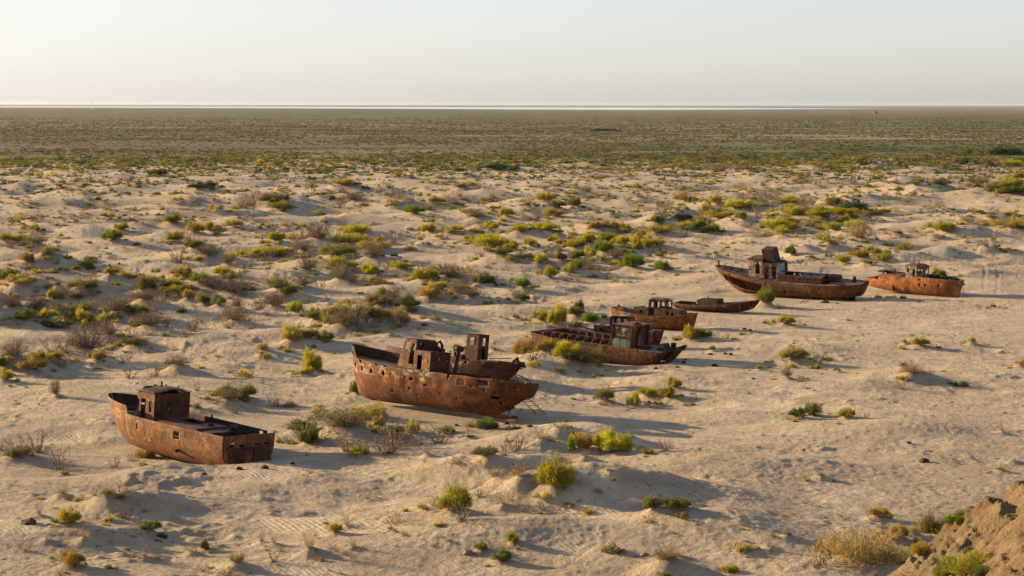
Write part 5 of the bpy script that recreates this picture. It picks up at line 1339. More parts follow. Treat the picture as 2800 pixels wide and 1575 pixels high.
# ---- 4: barge like, long open hold
def wreck_4():
    L, B = 15.6, 5.7
    M = rust_mat("rust_red_barge", (0.205, 0.070, 0.028), (0.115, 0.042, 0.019), (0.045, 0.021, 0.013), (.30, .2, .12), None, .05, .6, lowband=(-.2, .9, (0.055, 0.025, 0.016)))
    MD = rust_mat("rust_hold_red", (0.200, 0.072, 0.040), (0.130, 0.046, 0.027), (0.06, 0.025, 0.016))
    MP = rust_mat("rust_peeling_cream", (0.125, 0.048, 0.028), (0.075, 0.030, 0.020), (0.035, 0.018, 0.013), (0.50, 0.45, 0.35), (2.7, 3.5, -3.9, -2.4), .35, .5, pscale=1.6)
    MB_ = rust_mat("blue_grey_panel", (0.20, 0.23, 0.235), (0.14, 0.17, 0.18), (0.07, 0.06, 0.05), (0.20, 0.22, 0.22), None, .3, .2, K=.75)
    MS = rust_mat("rust_red_white", (0.17, 0.058, 0.036), (0.11, 0.04, 0.026), (0.05, 0.022, 0.016), (0.42, 0.36, 0.31), None, .12, .3, pscale=2.2)
    r = wreck('stranded_barge', 4, 'low barge wreck with long open hold, half hidden behind a bush-covered mound')
    rail = lambda s: 1.55 + (.25 * (s - .8) / .2 if s > .8 else 0)
    keel = lambda s: (lin(s, 0, .07, .55, .0) if s < .07 else 0) + (.5 * ((s - .85) / .15) if s > .85 else 0)
    beam = lambda s: B / 2 * (1 - .30 * max(0, (s - .70) / .30) ** 1.6) * (.97 + .03 * min(s / .1, 1))
    full = lambda s: 5.0
    h = Hull(L, B, rail, keel, beam, full, rake=.9, stern=1.1, rakepow=1.0, kd=.42)
    def tcut(u, t): return abs(u) < .22 and .15 < t < .93
    h.shell('hull', M, r, tcut=tcut)
    # bow plate
    b = [h.pt(1, (j / 6) ** 1.1, 1) for j in range(7)] + [h.pt(1, (j / 6) ** 1.1, -1) for j in range(6, -1, -1)]
    solidify(mesh_obj('bow_plate', b, [tuple(range(len(b)))], M, r), .05)
    h.deck('side_deck', M_DECK, r, 1.5, .01, .99, cut=lambda x, y, z: -2.0 < x < 6.0 and abs(y) < 2.05)
    MB().box(-2.0, 6.0, -2.0, 2.0, .25, .32).build('hold_floor', MD, r)
    for sg in (1, -1):
        if sg > 0:
            hl = [(i * .98 + .25, i * .98 + .83, 1.35, 1.78) for i in range(8)]
            plate('hold_coaming', MD, r, (-2.0, 2.05), (6.0, 2.05), .3, 2.15, hl, t=.07)
        else:
            plate('hold_coaming', MD, r, (-2.0, -2.05), (6.0, -2.05), .3, 2.2, (), t=.07)
    plate('hold_end', MD, r, (6.0, 2.05), (6.0, -2.05), .3, 2.15, (), t=.07)
    m = MB()
    for i in range(9):
        x = -1.85 + i * .98
        m.box(x, x + .1, 2.09, 2.45, 1.5, 1.95, (0, 0, 0, .3)); m.box(x, x + .1, -2.0, -1.93, .3, 2.1)
    m.build('coaming_stay', MD, r)
    m = MB().box(6.3, 7.3, -1.2, 1.0, 1.52, 1.75).box(6.6, 7.0, -.4, .4, 1.75, 2.0); m.tube([(6.5, 1.4, 1.5), (6.5, 1.4, 1.85)], .12, 8).tube([(5.35, 2.45, 1.55), (5.5, 2.5, 1.95), (5.7, 2.45, 1.55)], .05, 6)
    m.build('windlass', M_IRON, r)
    # house
    c = bpy.data.objects.new('engine_house', None); link(c, r)
    x0, x1, w, z0, z1 = -4.35, -2.05, 2.35, 1.53, 3.75
    plate('wall', MP, c, (x0, w), (x1, w), z0 + .85, z1)
    plate('lower_panel', MB_, c, (x0 + .12, w + .03), (x0 + 1.1, w + .03), z0 + .02, z0 + .84)
    plate('lower_panel', MB_, c, (x0 + 1.16, w + .03), (x1 - .12, w + .03), z0 + .02, z0 + .84)
    for xx_ in (x0 - .03, x1 - .09): MB().box(xx_, xx_ + .12, w - .03, w + .08, z0, z1).build('corner_post', MD, c)
    plate('wall', MS, c, (x0, w), (x0, -w), z0, z1, [(1.15, 1.72, .08, 2.1), (2.95, 3.5, .08, 2.1)])
    plate('wall', MP, c, (x1, w), (x1, -w), z0, z1, [(1.0, 1.7, .1, 1.9)])
    plate('wall', MD, c, (x0, -w), (x1, -w), z0, z1)
    m = MB()
    for yy_ in (1.20, .62, -.60, -1.15): m.box(x0 - .16, x0 - .03, yy_ - .05, yy_ + .05, z0, z1 + .22)
    m.build('door_post', MD, c)
    MB().box(x0 - .05, x1 + .08, -w - .05, w + .1, z1, z1 + .06).build('roof', M_DECK, c)
    MB().tube([(x0 + .5, 1.2, z1), (x0 + .3, .9, z1 + .25), (x0, .75, z1 + .1)], .18, 8).tube([(x1 - .3, 1.9, z1), (x1 - .3, 1.9, z1 + .5)], .05, 6).build('roof_fitting', MS, c, True)
    # afterdeck clutter
    m = MB().box(-6.0, -4.9, .9, 2.0, 1.52, 1.85).box(-5.9, -5.0, 1.0, 1.9, 1.85, 1.88); m.build('deck_hatch', M_IRON, r)
    m = MB().box(-7.3, -6.6, -1.6, .9, 1.5, 1.8).tube([(-6.9, -.9, 1.95), (-6.9, .5, 1.95)], .28, 10).box(-7.4, -7.0, -1.9, -1.4, 1.5, 2.2); m.build('winch', M_IRON, r)
    m = MB()
    for sg in (1, -1): m.hexa([(-7.9, sg * 2.75 - .1, 1.5), (-6.7, sg * 2.75 - .1, 1.5), (-6.7, sg * 2.75 + .1, 1.5), (-7.9, sg * 2.75 + .1, 1.5), (-8.25, sg * 2.75 - .1, 2.0 if sg < 0 else 1.62), (-7.9, sg * 2.75 - .1, 2.02 if sg < 0 else 1.6), (-7.9, sg * 2.75 + .1, 2.02 if sg < 0 else 1.6), (-8.25, sg * 2.75 + .1, 2.0 if sg < 0 else 1.62)])
    m.build('stern_horn', M, r)
wreck_4()

# ---- 5 and 6: twin cabin boats, bows to the right
def cabin_boat(k, label, MH, MC, deckcol, sand_in):
    L, B = SHIPS[k][4], SHIPS[k][5]
    r = wreck('stranded_boat', k, label)
    e = L / 10.75
    rail = lambda s: 1.32 + (.62 * ((.42 - s) / .42) ** 1.7 if s < .42 else 0) + (.72 * ((s - .45) / .55) ** 2 if s > .45 else 0)
    keel = lambda s: lin(s, 0, .2, .55, .02) + (.25 * ((s - .9) / .1) if s > .9 else 0)
    beam = lambda s: B / 2 * (.62 + .38 * (1 - (1 - min(s / .4, 1)) ** 2)) * (1 - max(0, (s - .5) / .5) ** 2.5) ** .65 + .012
    full = lambda s: 2.3 if s < .5 else lin(s, .5, 1, 2.3, 1.3)
    h = Hull(L, B, rail, keel, beam, full, rake=.5, stern=.3, rakepow=1.1, kd=.25)
    h.shell('hull', MH, r)
    h.deck('deck', deckcol, r, lambda s: rail(s) - .10, .01, .985)
    h.railing('rail', MH, r, .06)
    m = MB()
    for sg in (1, -1): m.tube(h.line(.0, .97, z=lambda s: rail(s) - .28, side=sg, out=.03), .05, 6)
    m.build('rubbing_strake', MH, r)
    c = bpy.data.objects.new('cabin', None); link(c, r)
    w = B * .29; zd = 1.15
    # aft trunk, open on top
    xa, xb, xc, xd = -.215 * L, -.045 * L, .16 * L, .33 * L
    plate('wall', MC, c, (xa, -w), (xb, -w), zd, 2.18, [(.72, 1.02, .42, .78)])
    plate('wall', MC, c, (xa, w), (xb, w), zd, 2.18, [(.72, 1.02, .42, .78)])
    plate('wall', MC, c, (xa, w), (xa, -w), zd, 2.18, [(.6, 1.2, .1, .95)])
    m = MB().box(xa - .04, xa + .35, -w - .03, w + .03, 2.18, 2.22).box(xa + .35, xb, -w - .03, -w + .4, 2.18, 2.22).box(xa + .9, xb, w - .5, w + .03, 2.18, 2.22).box(xa + 1.0, xb, -w + .4, w - .5, 2.185, 2.215)
    m.build('trunk_roof', deckcol, c)
    # wheelhouse
    zt = 3.2
    plate('wall', MC, c, (xb, -w * .95), (xc, -w * .95), zd, 2.2, [(.0, .75, .15, 1.05)])
    plate('wall', MC, c, (xb, w * .95), (xc, w * .95), zd, 2.2)
    plate('wall', MC, c, (xb, w * .95), (xb, -w * .95), zd, zt, [(.5, 1.15, .15, 1.7)])
    wl = xc - xb
    for sg in (-1, 1):
        plate('wall', M_IRON, c, (xb, sg * w * .95), (xc, sg * w * .95), 2.2, zt, [(.28, .62, .0, .85), (.82, 1.40, .22, .85), (1.55, wl - .1, .22, .85)], t=.06)
    plate('wall', M_IRON, c, (xc, w * .95), (xc - .0, -w * .95), 2.2, zt, [(.12, .85, .2, .85), (1.0, 1.65, .2, .85)], lean=(-.22, 0), t=.06)
    m = MB(); nx, ny = 8, 6
    for i in range(nx + 1):
        for j in range(ny + 1):
            u = i / nx; v = j / ny * 2 - 1
            m.v.append((xb - .12 + (wl + .14) * u, (w + .02) * v, zt + .03 + .10 * (1 - v * v) + .13 * math.sin(u * 3.0) + (.05 * math.sin(u * 9))))
    for i in range(nx):
        for j in range(ny):
            a = i * (ny + 1) + j; m.f.append((a, a + 1, a + ny + 2, a + ny + 1))
    solidify(m.build('roof', deckcol, c, True), .05)
    # forward trunk with sloping end
    plate('wall', MC, c, (xc - .4, -w), (xd, -w), zd + .1, 2.15, [(.55, .85, .35, .72), (1.15, 1.45, .32, .70)])
    plate('wall', MC, c, (xc - .4, w), (xd, w), zd + .1, 2.15)
    plate('wall', M_DECK, c, (xd + .45, w * .9), (xd + .45, -w * .9), zd + .15, 2.15, lean=(-.45, 0))
    m = MB().add([(xd + .45, -w * .9, zd + .2), (xd, -w, 2.15), (xd, -w, zd + .2), (xd + .45, w * .9, zd + .2), (xd, w, 2.15), (xd, w, zd + .2)], [(0, 1, 2), (3, 5, 4)])
    m.build('wing', MC, c)
    MB().hexa([(xc - .45, -w - .04, 2.16), (xd + .03, -w - .04, 2.16), (xd + .03, w + .04, 2.16), (xc - .45, w + .04, 2.16), (xc - .45, -w - .04, 2.30), (xd + .03, -w - .04, 2.20), (xd + .03, w + .04, 2.20), (xc - .45, w + .04, 2.30)]).build('trunk_roof', M_DECK, c)
    m = MB().tube([(xb + .2, -w * .8, zt), (xb + .2, -w * .8, zt + .22)], .03, 6).tube([(xb + 1.2, .2, zt + .1), (xb + 1.3, .3, zt + .32)], .05, 6).tube([(xb - .35, w * .2, 2.2), (xb - .35, w * .2, 3.1)], .07, 6)
    m.build('roof_fitting', M_IRON, c)
    m = MB().tube([(-L / 2 + .5, 0, rail(.04) - .1), (-L / 2 + .5, 0, rail(.04) + .35)], [.22, .16], 8).box(-L / 2 + .1, -L / 2 + .9, -.3, .3, rail(.04) - .1, rail(.04) + .08)
    m.build('stern_post', MH, r)
    m = MB().bar((L * .36, -.6, 1.5), (L * .44, -.5, 2.0), .05).box(L * .40, L * .44, -.2, .2, 1.7, 2.0)
    m.build('bow_cleat', M_IRON, r)
    if sand_in:
        n = 14; m = MB()
        for i in range(n + 1):
            for j in range(n + 1):
                u, v = i / n, j / n * 2 - 1
                s = .03 + .24 * u; x, y, _ = h.pt(s, .9, 1)
                m.v.append((x, y * v * .93, rail(s) - .16 + .38 * math.sin(u * 3.14) ** .7 * (1 - v * v) * (1 + .3 * math.sin(9 * u + 4 * v))))
        for i in range(n):
            for j in range(n):
                a = i * (n + 1) + j; m.f.append((a, a + 1, a + n + 2, a + n + 1))
        m.build('rubble_heap', rust_mat("grey_rubble", (.13, .115, .09), (.08, .07, .06), (.05, .045, .04)), r, True)
    return h, r
M5D = rust_mat("deck_pinkish", (0.24, 0.19, 0.16), (0.17, 0.12, 0.10), (0.10, 0.06, 0.045), (0.36, 0.33, 0.29), None, .6, .2)
cabin_boat(5, 'small cabin boat wreck with pale deck, hidden right behind the barge wreck', rust_mat("rust_ruddy", (0.200, 0.072, 0.033), (0.11, .042, .022), (.05, .022, .014)),
           rust_mat("rust_tan_cabin", (0.200, 0.105, 0.052), (0.120, 0.055, 0.030), (0.05, 0.026, 0.017)), M5D, False)
cabin_boat(6, 'orange-brown cabin boat wreck with grey rubble on its stern, behind the barge',
           rust_mat("rust_orange_boat", (0.300, 0.108, 0.030), (0.140, 0.050, 0.019), (0.055, 0.025, 0.014), (.32, .2, .1), None, .02, .45, K=.80),
           rust_mat("rust_khaki_cabin", (0.190, 0.110, 0.055), (0.115, 0.060, 0.032), (0.05, 0.028, 0.018)), M_DECK, True)

# ---- 7: long low boat without wheelhouse
def wreck_7():
    L, B = 11.75, 3.1
    M = rust_mat("rust_low_boat", (0.170, 0.066, 0.030), (0.088, 0.036, 0.020), (0.038, 0.019, 0.013), (.22, .19, .14), (.3, 1.0, -7, 7), .25, .4)
    r = wreck('stranded_boat', 7, 'long low open boat wreck without wheelhouse, only a small box on deck')
    rail = lambda s: .88 + (.25 * ((.3 - s) / .3) ** 1.5 if s < .3 else 0) + (.62 * ((s - .4) / .6) ** 1.8 if s > .4 else 0)
    keel = lambda s: lin(s, 0, .25, .35, .0) + (.45 * ((s - .75) / .25) ** 1.5 if s > .75 else 0)
    beam = lambda s: B / 2 * (.72 + .28 * (1 - (1 - min(s / .4, 1)) ** 2)) * (1 - max(0, (s - .5) / .5) ** 2.2) ** .75 + .012
    full = lambda s: 2.2 if s < .5 else lin(s, .5, 1, 2.2, 1.25)
    h = Hull(L, B, rail, keel, beam, full, rake=.9, stern=.25)
    h.shell('hull', M, r, lambda x, z, side, s, t: side > 0 and abs(x + 3.6) < .28 and z > .72 and z < .98)
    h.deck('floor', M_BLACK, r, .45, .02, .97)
    h.deck('side_deck', M_DECK, r, lambda s: rail(s) - .10, .30, .985, cut=lambda x, y, z: abs(y) < .95 or x > 3.4 and abs(y) < .3)
    h.railing('rail', M, r, .05)
    m = MB()
    for sg in (1, -1): m.tube(h.line(.0, .97, z=lambda s: rail(s) - .22, side=sg, out=.03), .05, 6)
    m.build('rubbing_strake', M, r)
    c = bpy.data.objects.new('engine_box', None); link(c, r)
    MG = rust_mat("rust_grey_box", (0.115, 0.080, 0.058), (0.075, 0.048, 0.036), (0.04, 0.024, 0.018))
    for a in (((-2.4, -.92), (.35, -.92)), ((-2.4, .92), (.35, .92)), ((.35, .92), (.35, -.92)), ((-2.4, .92), (-2.4, -.92))):
        plate('wall', MG, c, *a, .6, 1.55, t=.06)
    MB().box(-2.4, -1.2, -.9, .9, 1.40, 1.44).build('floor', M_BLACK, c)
    MB().tube([(-1.6, .5, 1.4), (-1.6, .5, 1.9)], [.14, .05], 8).build('post', M_IRON, r)
    plate('bulkhead', M, r, (-2.9, 1.2), (-2.9, -1.2), .45, .95, t=.05)
wreck_7()

# ---- 8: long wreck with bare ribs at the bow
def wreck_8():
    L, B = 22.4, 5.5
    M = rust_mat("rust_long_hull", (0.225, 0.082, 0.030), (0.110, 0.044, 0.021), (0.050, 0.024, 0.015), (0.10, 0.085, 0.055), (.9, 2.1, -2.2, 3.8), .6, .5, pscale=1.4, K=.70)
    MW = rust_mat("rust_cream_house", (0.260, 0.145, 0.075), (0.150, 0.070, 0.035), (0.07, 0.032, 0.02), (0.55, 0.46, 0.36), None, .55, .35, pscale=1.6, K=.75)
    MGy = rust_mat("grey_white_wall", (0.20, 0.13, 0.09), (0.13, 0.08, 0.06), (0.06, 0.04, 0.03), (0.40, 0.38, 0.34), None, .8, .2)
    MT = rust_mat("rust_red_trunk", (0.195, 0.066, 0.032), (0.12, 0.044, 0.024), (0.05, 0.022, 0.015))
    r = wreck('stranded_ship', 8, 'long ship wreck with bare ribs at its bow, cream wheelhouse and tilted black funnel')
    rail = lambda s: 1.98 + (.26 * ((.3 - s) / .3) ** 1.5 if s < .3 else 0) + (1.44 * ((s - .45) / .55) ** 1.8 if s > .45 else 0)
    keel = lambda s: (lin(s, 0, .10, .80, .55) if s < .10 else lin(s, .10, .24, .55, .08) if s < .24 else .08) + (1.1 * ((s - .80) / .20) ** 1.6 if s > .80 else 0)
    beam = lambda s: B / 2 * (.42 + .58 * (1 - (1 - min(s / .25, 1)) ** 2.4)) * (1 - max(0, (s - .55) / .45) ** 2.3) ** .72 + .012
    full = lambda s: lin(s, 0, .3, 3.2, 2.6) if s < .55 else lin(s, .55, 1, 2.6, 1.2)
    h = Hull(L, B, rail, keel, beam, full, rake=2.3, stern=.7, rakepow=1.25, ns=150, nt=28, kd=.3)
    def cut(x, z, side, s, t):
        zt = rail(s) - .42
        if side > 0:
            if 2.9 < x < 9.2:
                lo = .55 + (1.15 * ((x - 5) / 4.2) ** 1.3 if x > 5 else 0)
                if z < zt and z > lo: return True
            if ((x - 2.2) / .16) ** 2 + ((z - 1.75) / .16) ** 2 < 1: return True
            if abs(x + .6) < .22 and abs(z - .95) < .2: return True
        else:
            if 5.5 < x < 6.1 and 1.2 < z < 2.1: return True
            if abs(x - 5.0) < .15 and abs(z - 1.5) < .2: return True
        return False
    h.shell('hull', M, r, cut)
    for i in range(17):
        x = 3.15 + i * .37
        s = x / L + .5
        for sd in (1, -1):
            if sd < 0 and i % 2: continue
            pts = [h.pt(s, .04 + .92 * (j / 9) ** 1.2, sd) for j in range(10)]
            MB().tube([(p[0], p[1] * .965, p[2]) for p in pts], .05 if i > 6 else .075, 5).build('rib', M, r)
    h.deck('deck', M_DECK, r, lambda s: rail(s) - .03, .01, .99, inset=.0, cut=lambda x, y, z: -6.0 < x < -.4 and abs(y) < 1.3)
    h.railing('rail', M, r, .07)
    m = MB()
    for sg in (1, -1): m.tube(h.line(.0, .97, z=lambda s: rail(s) - .40, side=sg, out=.03), .05, 6)
    m.build('rubbing_strake', M, r)
    # bow gear
    m = MB()
    for (x, y, hgt) in ((10.6, 0, .75), (9.9, -.5, .4), (9.5, .2, .5), (9.2, -.6, .3), (8.6, -.1, .45), (7.6, .15, .65), (7.2, -.3, .5), (4.9, -1.7, .35), (4.5, -1.8, .4)):
        z = rail(x / L + .5) - .05
        m.tube([(x, y, z), (x, y, z + hgt)], [.16, .09], 7)
    m.tube([(10.4, 0, rail(.96) + .6), (10.7, 0, rail(.96) + .95), (11.0, 0, rail(.96) + .6)], .07, 6).box(7.1, 7.9, -.6, .5, rail(.83), rail(.83) + .25).box(8.9, 10.0, -.3, .3, rail(.9), rail(.9) + .2)
    m.build('windlass', M_IRON, r)
    m = MB()
    for (x, hgt) in ((8.2, .45), (6.4, .55), (3.4, .3)):
        y = beam(x / L + .5) - .35; z = rail(x / L + .5); m.box(x - .09, x + .09, y - .08, y + .08, z - .03, z + hgt)
    m.build('bollard', M, r)
    # wheelhouse
    c = bpy.data.objects.new('wheelhouse', None); link(c, r)
    w = 1.45
    zf = 2.35
    x0, x1, x2, x3 = .9, 3.35, 5.35, 3.35
    plate('wall', MW, c, (x1, w), (x2, w), zf, 4.75, [(.35, 1.0, .55, 2.15), (1.35, 1.8, 1.45, 2.1)])
    plate('wall', MW, c, (x2, w), (x2, -w), zf, 4.75, [(.3, .9, 1.4, 2.1), (1.1, 1.8, 1.4, 2.1), (2.0, 2.6, 1.4, 2.1)])
    plate('wall', MW, c, (x1, -w), (x2, -w), zf, 4.75, [(.35, 1.0, 1.2, 2.15), (1.3, 1.8, 1.3, 2.15)])
    MB().box(x1 - .05, x2 + .15, -w - .15, w + .1, 4.75, 4.95).build('roof', MT, c)
    wm = w + .12
    plate('wall', rust_mat("rust_orange_doors", (0.27, 0.115, 0.045), (0.16, 0.07, 0.033), (.07, .032, .02), (.40, .30, .2), None, .4, .3), c, (x0, wm), (x1, wm), 2.1, 4.35, [(.30, .95, .12, 2.02), (1.42, 2.10, .12, 2.02)])
    plate('wall', MGy, c, (x0, wm), (x0, -w), 2.1, 4.35, [(.9, 1.2, 1.2, 1.6)])
    plate('wall', MGy, c, (x0, -w), (x1, -w), 2.1, 4.35, [(1.0, 1.6, .2, 1.9)])
    MB().box(x0 - .05, x1, -w - .05, wm + .05, 4.35, 4.41).build('lower_roof', M_DECK, c)
    MB().box(x0 - .12, x0 - .06, -w + .02, -w + .85, 2.2, 4.3).build('door_leaf', M_IRON, c)
    f = MB().hexa([(1.6, -1.0, 4.42), (3.3, -1.0, 4.42), (3.3, .95, 4.42), (1.6, .95, 4.42), (2.2, -1.15, 6.35), (3.75, -1.15, 6.35), (3.75, .75, 6.15), (2.2, .75, 6.15)])
    f.build('funnel', M_IRON, r)
    MB().box(2.1, 3.85, -1.22, .82, 6.16, 6.22).build('funnel_top', M_IRON, r) if False else None
    m = MB().tube([(1.3, .2, 4.4), (1.3, .2, 4.85)], .12, 8).box(.95, 1.5, -1.1, -.4, 4.41, 4.6).tube([(4.9, 1.2, 4.9), (4.9, 1.2, 5.2)], .08, 6); m.build('roof_fitting', M_IRON, c)
    # trunk cabin aft
    t = bpy.data.objects.new('trunk_cabin', None); link(t, r)
    w = 1.55
    xe, xs = -5.35, .85
    hl = [(a - .11, a + .11, .30, .52) for a in (1.1, 1.95, 4.15, 5.15)] + [(3.0, 3.22, .2, .62)]
    plate('wall', MT, t, (xe, w), (xs, w), 2.1, 2.86, hl)
    plate('wall', MT, t, (xe, -w), (xs, -w), 2.1, 2.86, [(a - .12, a + .12, .3, .6) for a in (1.2, 2.4, 4.4, 5.2)])
    plate('wall', MT, t, (xe, w), (xe, -w), 2.1, 2.86, [(1.1, 2.1, .05, .7)])
    MB().box(xe - .05, -2.0, -.25, w + .03, 2.87, 2.92).box(xe + .3, -2.0, -w - .03, -.3, 2.87, 2.92).box(-2.0, xs, w - .35, w + .03, 2.87, 2.91).box(-2.0, xs, -w - .03, -w + .25, 2.87, 2.91).build('roof', M_DECK, t)
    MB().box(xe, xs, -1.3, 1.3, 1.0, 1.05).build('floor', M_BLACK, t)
    MB().box(-7.2, -5.45, -w, -.35, 2.15, 2.95, (.05, .1, .1, .1)).build('winch_box', MT, r)
    MB().tube([(-1.9, .9, 2.9), (-1.9, .9, 3.15)], .1, 8).tube([(-3.5, .4, 2.9), (-3.5, .4, 3.1)], .12, 8).build('vent_pipe', M_IRON, r)
    MB().hexa([(-9.6, -.75, 2.15), (-9.0, -.75, 2.15), (-9.0, -.3, 2.15), (-9.6, -.3, 2.15), (-9.45, -.7, 2.95), (-9.25, -.7, 2.95), (-9.25, -.4, 2.95), (-9.45, -.4, 2.95)]).build('stern_bollard', M_IRON, r); MB().box(-8.6, -7.6, 1.2, 1.9, 2.1, 2.25).build('deck_hatch', M_IRON, r)
    # stern gear
    MB().hexa([(-9.6, -.08, -.3), (-8.6, -.08, -.3), (-8.6, .08, -.3), (-9.6, .08, -.3), (-9.75, -.08, 1.15), (-8.9, -.08, 1.15), (-8.9, .08, 1.15), (-9.75, .08, 1.15)]).build('rudder', M_IRON, r)
    m = MB().tube([(-6.5, 0, .75), (-8.3, 0, .70)], .15, 8).tube([(-7.0, .1, 1.2), (-9.9, .1, 1.25)], .08, 6).hexa([(-8.8, -.1, -.28), (-5.8, -.1, .0), (-5.8, .1, .0), (-8.8, .1, -.28), (-8.8, -.1, -.05), (-5.8, -.1, .35), (-5.8, .1, .35), (-8.8, .1, -.05)])
    m.build('shaft_and_skeg', M_IRON, r)
    m = MB()
    for k in range(4):
        a = k * 1.57 + .4; m.tube([(-8.3, 0, .7), (-8.3, .35 * math.cos(a), .7 + .35 * math.sin(a)), (-8.3, .62 * math.cos(a + .1), .7 + .62 * math.sin(a + .1))], [.06, .16, .04], 5)
    m.build('propeller', M_IRON, r)
wreck_8()
gx, gy, gz = ground_at(2194, 829)
tp = ship_pt(8, (-5.6, 2.95, 1.9))
ladder((gx, gy, gz - .05), tp, .75, 8, 'rusty ladder leaning against the side of the long wreck with bare ribs', (1, .1, 0))

# ---- 9: rightmost orange one, bow to the right
def wreck_9():
    L, B = 15.0, 3.6
    M = rust_mat("rust_bright_orange", (0.330, 0.122, 0.036), (0.190, 0.068, 0.024), (0.075, 0.032, 0.018), (0.36, 0.24, 0.14), None, .04, .4, pscale=1.5, K=.76)
    MG = rust_mat("grey_wheelhouse", (0.22, 0.20, 0.17), (0.13, 0.12, 0.11), (0.08, 0.06, 0.05), (0.30, 0.30, 0.27), None, .4, .2, K=.6)
    MR = rust_mat("rust_red_roof", (0.27, 0.10, 0.055), (0.17, 0.065, 0.04), (0.08, 0.035, 0.025))
    r = wreck('stranded_boat', 9, 'bright orange boat wreck with grey wheelhouse and red roof, rightmost wreck')
    rail = lambda s: (1.45 if s < .315 else lin(s, .315, .33, 1.45, 1.98) if s < .33 else lin(s, .33, .435, 1.98, 2.1) if s < .435 else lin(s, .435, .485, 2.1, 2.62) if s < .485 else 2.62 + .16 * (s - .5))
    keel = lambda s: lin(s, 0, .2, .25, .0)
    beam = lambda s: B / 2 * (.90 + .10 * min(s / .2, 1)) * (1 - max(0, (s - .55) / .45) ** 2.3) ** .6 + .012
    full = lambda s: 4.0 if s < .32 else lin(s, .32, 1, 3.2, 1.6)
    h = Hull(L, B, rail, keel, beam, full, rake=.75, stern=.15, rakepow=1.0, ns=130)
    def cut(x, z, side, s, t):
        if side < 0:
            for px_, pz in ((1.55, 1.55), (2.45, 1.55), (4.55, 1.75)):
                if ((x - px_) / .17) ** 2 + ((z - pz) / .18) ** 2 < 1: return True
            if abs(x - 1.6) < .22 and abs(z - 2.32) < .12: return True
            if abs(x + 5.7) < .08 and abs(z - 1.15) < .1: return True
            if abs(x + 4.9) < .10 and abs(z - 1.15) < .13: return True
            if 6.4 < x < 7.0 and abs(z - 2.05) < .05: return True
            if abs(x + 2.72) < .06 and z < 1.2 and z > .3: return True
        return False
    h.shell('hull', M, r, cut)
    h.deck('deck', M_DECK, r, 1.15, .01, .325)
    h.deck('foredeck', M_DECK, r, lambda s: 2.0, .33, .985)
    h.railing('rail', M, r, .045, 0, .314)
    m = MB().tube(h.line(.325, .99, z=lambda s: 1.92, side=-1, out=.02), .03, 5); m.build('plate_seam', M, r)
    # aft cabin
    c = bpy.data.objects.new('aft_cabin', None); link(c, r)
    MB().hexa([(-5.9, -1.2, 1.15), (-1.4, -1.2, 1.15), (-1.4, 1.25, 1.15), (-5.9, 1.25, 1.15), (-5.75, -1.1, 2.05), (-1.4, -1.1, 2.15), (-1.4, 1.1, 2.15), (-5.75, 1.1, 2.05)]).build('casing', M, c)
    MB().hexa([(-4.6, -1.1, 2.06), (-1.8, -1.1, 2.13), (-1.8, 1.1, 2.13), (-4.6, 1.1, 2.06), (-3.2, -.9, 2.32), (-2.4, -.9, 2.30), (-2.4, .9, 2.30), (-3.2, .9, 2.32)]).build('raised_plate', MR, c)
    m = MB().tube([(-6.4, .9, 1.2), (-6.4, .9, 2.2)], .12, 8).tube([(-6.2, .3, 1.2), (-6.2, .3, 1.9)], .12, 8).box(-6.9, -5.9, .2, 1.3, 2.2, 2.4).tube([(-4.8, 1.3, 2.0), (-4.8, 1.3, 2.7)], .13, 8).box(-6.9, -6.3, -1.2, -.7, 1.2, 1.55).bar((-6.5, 1.2, 2.45), (-1.6, 1.35, 2.35), .10); m.build('stern_gear', M_IRON, r)
    MB().box(-6.2, -1.7, 1.25, 1.65, 1.2, 2.3).build('far_bulwark', M_IRON, r)
    # wheelhouse, chamfered front
    g_ = bpy.data.objects.new('wheelhouse', None); link(g_, r)
    pts = [(-1.25, -1.1), (.55, -1.1), (1.35, -.55), (1.35, .65), (.55, 1.15), (-1.25, 1.15)]
    z0, z1 = 2.0, 3.85
    for i in range(6):
        a, b = pts[i], pts[(i + 1) % 6]; Ls = math.hypot(a[0] - b[0], a[1] - b[1])
        if i == 5: hl = [(.7, 1.5, .15, 1.6)]
        elif i == 0: hl = [(.22, .62, .95, 1.55), (.92, 1.58, .1, 1.55)]
        elif i == 3: hl = [(.2, .8, .95, 1.55)]
        elif i == 4: hl = [(.3, .85, .95, 1.55), (1.1, 1.6, .95, 1.55)]
        else: hl = [(.18, Ls - .22, .9, 1.55)]
        plate('wall', MG, g_, a, b, z0, z1, hl, t=.06)
    m = MB(); k0 = 0; n = len(pts)
    cx_, cy_ = 0.05, .02
    ring = lambda f, z: [((p[0] - cx_) * f + cx_, (p[1] - cy_) * f + cy_, z + .05 * math.sin(i * 2.2)) for i, p in enumerate(pts)]
    for f_, z_ in ((1.10, z1 - .02), (1.08, z1 + .06), (.75, z1 + .24), (.3, z1 + .33)): m.v += ring(f_, z_)
    for L_ in range(3):
        for i in range(n): m.f.append((L_ * n + i, L_ * n + (i + 1) % n, (L_ + 1) * n + (i + 1) % n, (L_ + 1) * n + i))
    m.f.append(tuple(range(3 * n, 4 * n)))
    m.build('roof', MR, g_)
    MB().tube([(.1, 0, z1 + .3), (.1, 0, z1 + .5)], .12, 6).tube([(-.6, -.5, z1 + .15), (-.6, -.5, z1 + .35)], .08, 6).tube([(.9, .3, z1 + .1), (.95, .3, z1 + .32)], .08, 6).build('roof_fitting', MR, g_)
    # torn bow plating and stay
    m = MB()
